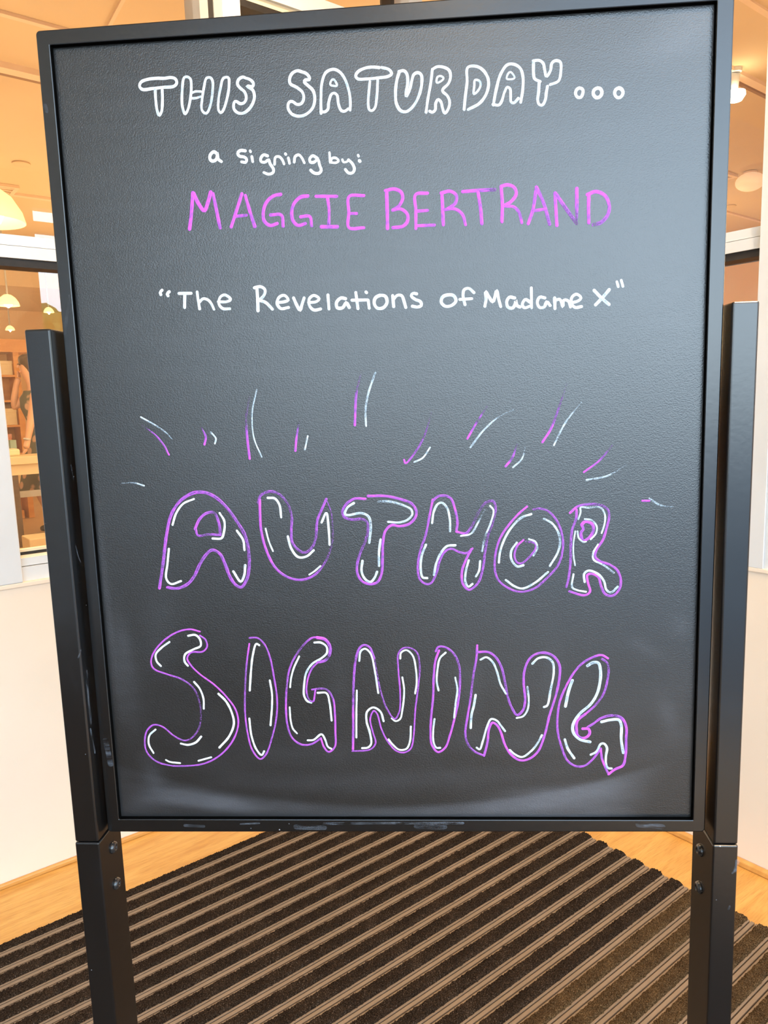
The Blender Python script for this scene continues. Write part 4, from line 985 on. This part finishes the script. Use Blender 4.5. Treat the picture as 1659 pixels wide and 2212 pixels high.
# bookcase
bc = empty('bookcase', uvz(1.42, 9.1, 0), AZ); tag(bc, 'tall orange wood bookcase seen through the left window beside the mullion', 'shelf')
obj('side_panel', bx(-0.32,-0.29,0,0.36,0,2.12), M_OWOOD, bc); obj('side_panel', bx(0.467,0.53,0,0.36,0,2.12), M_OWOOD, bc); obj('back_panel', bx(-0.29,0.47,0.34,0.36,0,2.12), M_OWOOD, bc)
obj('crown', bx(-0.36,1.6,-0.05,0.40,2.02,2.17), M_OWOOD, bc)
obj('plinth', bx(-0.29,0.42,0.02,0.34,0,0.1), M_OWOOD, bc)
SH = [0.42, 0.80, 1.14, 1.44, 1.74]
for z in SH: obj('shelf', bx(-0.29,0.467,0.0,0.34,z-0.012,z+0.012), M_OWOOD, bc)
M_BX1 = noise_mat('cream_box_card', (0.85,0.74,0.50), (0.9,0.8,0.56), 20, 0.5); M_BX2 = noise_mat('rose_card', (0.70,0.30,0.22), (0.76,0.36,0.27), 20, 0.5); M_BX3 = noise_mat('sage_card', (0.30,0.30,0.20), (0.36,0.36,0.25), 20, 0.5)
LVL = ['on the second lowest shelf', 'on the third shelf', 'on the middle shelf', 'on the upper shelf', 'on the top shelf']
for si, z in enumerate(SH):
    x = -0.24; j = 0
    while x < 0.33:
        w = min(rng.uniform(0.10, 0.15), 0.462-x); h = rng.uniform(0.14, 0.24); mm, cn = ((M_BX1,'cream'), (M_BX2,'rose'), (M_BX3,'sage'))[(si+j*2) % 3] if not (x > 0.22) else ((M_BX1,'cream') if si != 1 else (M_BX2,'rose'))
        pos = ('left end', 'left of centre', 'centre', 'right of centre', 'right end', 'far right end')[min(j,5)]
        o = obj('gift_box', bx(-w/2, w/2, 0, 0.16, 0, h, bev=0.004, seg=1), mm, None, uvz(1.42,9.1,0) + uvz(x+w/2, 0.06, z+0.0125), AZ)
        tag(o, f'{cn} box standing {LVL[si]} of the orange bookcase, {pos}', 'box', 'boxes on the orange bookcase')
        lid = obj('lid', bx(-w/2-0.003, w/2+0.003, -0.003, 0.163, h*0.78, h+0.003, bev=0.003, seg=1), mm, o)
        x += w + 0.02; j += 1

# display table
tb = empty('display_table', uvz(1.2, 6.9, 0), AZ); tag(tb, 'cream topped display table with dark legs seen through the left window', 'table')
obj('table_top', bx(0.05,1.9,0,0.50,0.80,0.875, bev=0.006), M_CREAM, tb); obj('apron', bx(0.08,1.87,0.03,0.47,0.70,0.80), M_CREAM, tb)
obj('leg', bx(0.02,0.165,0.04,0.12,0,0.70), M_DKWOOD, tb); obj('leg', bx(0.02,0.165,0.38,0.46,0,0.70), M_DKWOOD, tb); obj('leg', bx(1.75,1.85,0.04,0.12,0,0.70), M_DKWOOD, tb); obj('leg', bx(1.75,1.85,0.38,0.46,0,0.70), M_DKWOOD, tb)
obj('stretcher', bx(0.06,1.8,0.05,0.09,0.48,0.54), M_GREYFR, tb)
o = obj('storage_box', bx(0,0.42,0,0.3,0,0.16, bev=0.01), M_CREAM, None, uvz(1.28, 6.35, 0), AZ); tag(o, 'low cream box on the shop floor before the display table', 'box')
o = obj('folded_cloth', bx(0,0.16,0,0.2,0,0.07, bev=0.02), M_BX1, None, uvz(1.28, 7.1, 0.875), AZ); tag(o, 'folded cream cloth on the left end of the display table', 'cloth')
o = obj('paper_bag', bx((0,0.06,0,0.06,0,0.15)), noise_mat('teal_paper', (0.25,0.38,0.34),(0.3,0.42,0.38),10,0.7), None, uvz(1.40, 7.31, 0.875), AZ+0.2); tag(o, 'small teal paper bag behind the hand on the display table', 'bag')

# person in a dark flowered dress leaning on the table
M_SKIN = noise_mat('skin', (0.70,0.40,0.26), (0.76,0.46,0.31), 6, 0.5)
M_HAIR = noise_mat('dark_hair', (0.05,0.03,0.02), (0.09,0.055,0.035), 30, 0.5, stretch=(4,4,1))
def floral():
    m, nt, b = mat('dark_floral_cloth'); tc = nt.nodes.new('ShaderNodeTexCoord'); v = nt.nodes.new('ShaderNodeTexVoronoi'); v.inputs['Scale'].default_value = 9
    r = nt.nodes.new('ShaderNodeValToRGB'); e = r.color_ramp.elements; e[0].position = 0.30; e[0].color = (0.68,0.46,0.33,1); e[1].position = 0.42; e[1].color = (0.11,0.125,0.10,1)
    nt.links.new(tc.outputs['Object'], v.inputs['Vector']); nt.links.new(v.outputs['Distance'], r.inputs[0]); nt.links.new(r.outputs[0], b.inputs['Base Color']); b.inputs['Roughness'].default_value = 0.8; return m
M_FLORAL = floral()
pv = 7.70; PO = uvz(1.82, pv, 0)
person = empty('person', PO, AZ); tag(person, 'person in a dark flowered dress leaning one hand on the display table', 'person')
def skin_obj(name, joints, edges, m, root=0, sub=2):
    me = bpy.data.meshes.new(name); me.from_pydata([j[0] for j in joints], edges, []); me.materials.append(m)
    o = bpy.data.objects.new(name, me); COL.objects.link(o); o.parent = person
    sk = o.modifiers.new('skin', 'SKIN'); sk.use_smooth_shade = True
    for i, j in enumerate(joints):
        d = me.skin_vertices[0].data[i]; r = j[1]; d.radius = (r, r) if not isinstance(r, tuple) else r
        d.use_root = (i == root)
    s = o.modifiers.new('sub', 'SUBSURF'); s.levels = sub; s.render_levels = sub
    return o
J = [((0,0,0.98),(.15,.11)), ((-0.01,0,1.15),(.12,.09)), ((-0.04,0,1.38),(.15,.10)), ((-0.06,0,1.52),(.09,.07)), ((-0.07,0,1.60),.052), ((-0.085,0,1.68),(.075,.085)), ((-0.10,0,1.78),(.09,.10)), ((-0.095,0,1.86),(.07,.08)),
     ((-0.09,-0.17,1.47),.055), ((-0.17,-0.22,1.20),.042), ((-0.24,-0.30,1.00),.030), ((-0.27,-0.34,0.93),.034),
     ((-0.09,0.17,1.47),.055), ((-0.24,0.18,1.34),.042), ((-0.20,0.14,1.58),.030), ((-0.17,0.12,1.66),.034),
     ((0.0,-0.09,0.90),.095), ((-0.14,-0.10,0.50),.06), ((-0.04,-0.10,0.22),.05), ((0.02,-0.10,0.13),.036),
     ((0.0,0.09,0.90),.095), ((0.03,0.09,0.50),.06), ((0.04,0.09,0.28),.052), ((0.04,0.09,0.09),.038)]
E_ = [(0,1),(1,2),(2,3),(3,4),(4,5),(5,6),(6,7),(2,8),(8,9),(9,10),(10,11),(2,12),(12,13),(13,14),(14,15),(0,16),(16,17),(17,18),(18,19),(0,20),(20,21),(21,22),(22,23)]
skin_obj('body', J, E_, M_SKIN)
for (hx, hy, hz, dx, dz) in ((-0.27,-0.34,0.93,-0.3,-1.0), (-0.17,0.12,1.66,0.2,1.0)):
    for f in range(5):
        sp = (f-2)*0.018; ln = (0.05,0.075,0.082,0.076,0.06)[f]
        d = Vector((dx, 0.0, dz)).normalized(); a = Vector((hx + sp*0.5, hy + sp, hz)); kx = a + d*ln*0.45; e = kx + (d + Vector((-0.5,0,0.3 if dz < 0 else -0.2))).normalized()*ln*0.5
        skin_obj('finger', [(tuple(a),.010),(tuple(kx),.009),(tuple(e),.007)], [(0,1),(1,2)], M_SKIN, sub=1)
skin_obj('hair', [((-0.09,0,1.91),(.09,.10)), ((-0.085,0,1.84),(.125,.125)), ((-0.035,0,1.72),(.10,.11)), ((0.01,0,1.58),(.07,.09)), ((0.02,0,1.45),(.04,.06))], [(0,1),(1,2),(2,3),(3,4)], M_HAIR)
for sy in (-0.035, 0.035):
    o = obj('eye', lathe([(0.001,-0.011),(0.008,-0.008),(0.011,0),(0.008,0.008),(0.001,0.011)], 10), M_HAIR, person); o.location = (-0.182, sy, 1.79)
skin_obj('nose', [((-0.185,0,1.79),.010), ((-0.205,0,1.755),.015)], [(0,1)], M_SKIN, sub=1)
skin_obj('mouth', [((-0.178,-0.02,1.715),.007), ((-0.186,0,1.715),.009), ((-0.178,0.02,1.715),.007)], [(0,1),(1,2)], M_BX2, sub=1)
# dress: lathe-like shell with folds
bm = bmesh.new(); rings = []
for (z, rx, ry, cxx) in ((1.52,.10,.13,-.06), (1.44,.155,.20,-.05), (1.34,.165,.185,-.04), (1.18,.135,.16,-.01), (1.08,.14,.165,0), (0.95,.185,.21,0), (0.75,.21,.24,-.02), (0.58,.235,.26,-.03), (0.44,.255,.28,-.04)):
    rings.append([bm.verts.new((cxx + rx*(1+0.06*(1.5-z)*math.sin(k*5*2*math.pi/36))*math.cos(2*math.pi*k/36), ry*(1+0.06*(1.5-z)*math.sin(k*5*2*math.pi/36))*math.sin(2*math.pi*k/36), z)) for k in range(36)])
for a, b in zip(rings, rings[1:]):
    for k in range(36): bm.faces.new((a[k], a[(k+1)%36], b[(k+1)%36], b[k]))
smooth(obj('dress', bm, M_FLORAL, person))
skin_obj('bracelet', [((-0.215,-0.305,1.02),.012),((-0.245,-0.262,1.025),.012),((-0.272,-0.305,1.03),.012),((-0.245,-0.345,1.025),.012)], [(0,1),(1,2),(2,3),(3,0)], M_ALU, sub=1)
M_SHOE = noise_mat('black_shoe', (0.02,0.018,0.016),(0.03,0.026,0.022),20,0.4)
skin_obj('shoe', [((0.05,-0.10,0.13),.042), ((0.0,-0.10,0.06),.040), ((-0.10,-0.10,0.035),.032)], [(0,1),(1,2)], M_SHOE, sub=1)
skin_obj('shoe', [((0.08,0.09,0.05),.045), ((-0.02,0.09,0.045),.042), ((-0.12,0.09,0.035),.032)], [(0,1),(1,2)], M_SHOE, sub=1)

# ================================================================== OUTSIDE, seen only in the glass
struct('floor_outside', bx((-60, 60, -60, -2.42, -0.10, -0.02), (-60, -1.82, -2.42, 1.41, -0.10, -0.02), (-60,-3.2,1.41,30,-0.10,-0.02)), M_ASPH)
M_BLDG = noise_mat('added_wall_render', (0.27,0.19,0.12), (0.33,0.24,0.155), 1.0, 0.9)
nb = struct('wall_added_outside', bx(-7.0, -6.0, -4.2, 12, -0.1, 6.5), M_BLDG)  # unseen building added to darken what the board's left side reflects
for j in range(4): struct('added_wall_recess', bx(-5.995, -5.98, -3.2+j*3.2, -1.6+j*3.2, 0.6, 2.6), M_GREYFR, nb)
M_LEAF = noise_mat('tree_leaves', (0.16,0.24,0.03), (0.42,0.50,0.10), 1.5, 0.8); M_BARK = noise_mat('tree_bark', (0.10,0.07,0.05), (0.16,0.11,0.08), 8, 0.9)
for i, (u, v, s) in enumerate(((7.2, -25, 1.33),)):
    t = empty('shade_tree', uvz(u, v, 0)); t.location.z = -0.02
    tag(t, 'leafy green roadside tree reflected in the left window glass', 'tree')
    obj('trunk', lathe([(0.22*s,0),(0.16*s,1.2*s),(0.10*s,2.2*s)], 10), M_BARK, t)
    bm = bmesh.new(); r = np.random.default_rng(i+5)
    for j in range(26):
        th = r.uniform(0, 6.28); rr = r.uniform(0, 2.3)*s; zc = r.uniform(0.9, 3.5)*s
        bmesh.ops.create_icosphere(bm, subdivisions=2, radius=r.uniform(0.5,0.95)*s*(1-0.12*zc/s), matrix=Matrix.Translation((rr*math.cos(th)*(1-0.15*zc/s), rr*math.sin(th)*(1-0.15*zc/s), zc)))
    for vtx in bm.verts: vtx.co += Vector(r.normal(size=3)*0.09)
    obj('crown', bm, M_LEAF, t)
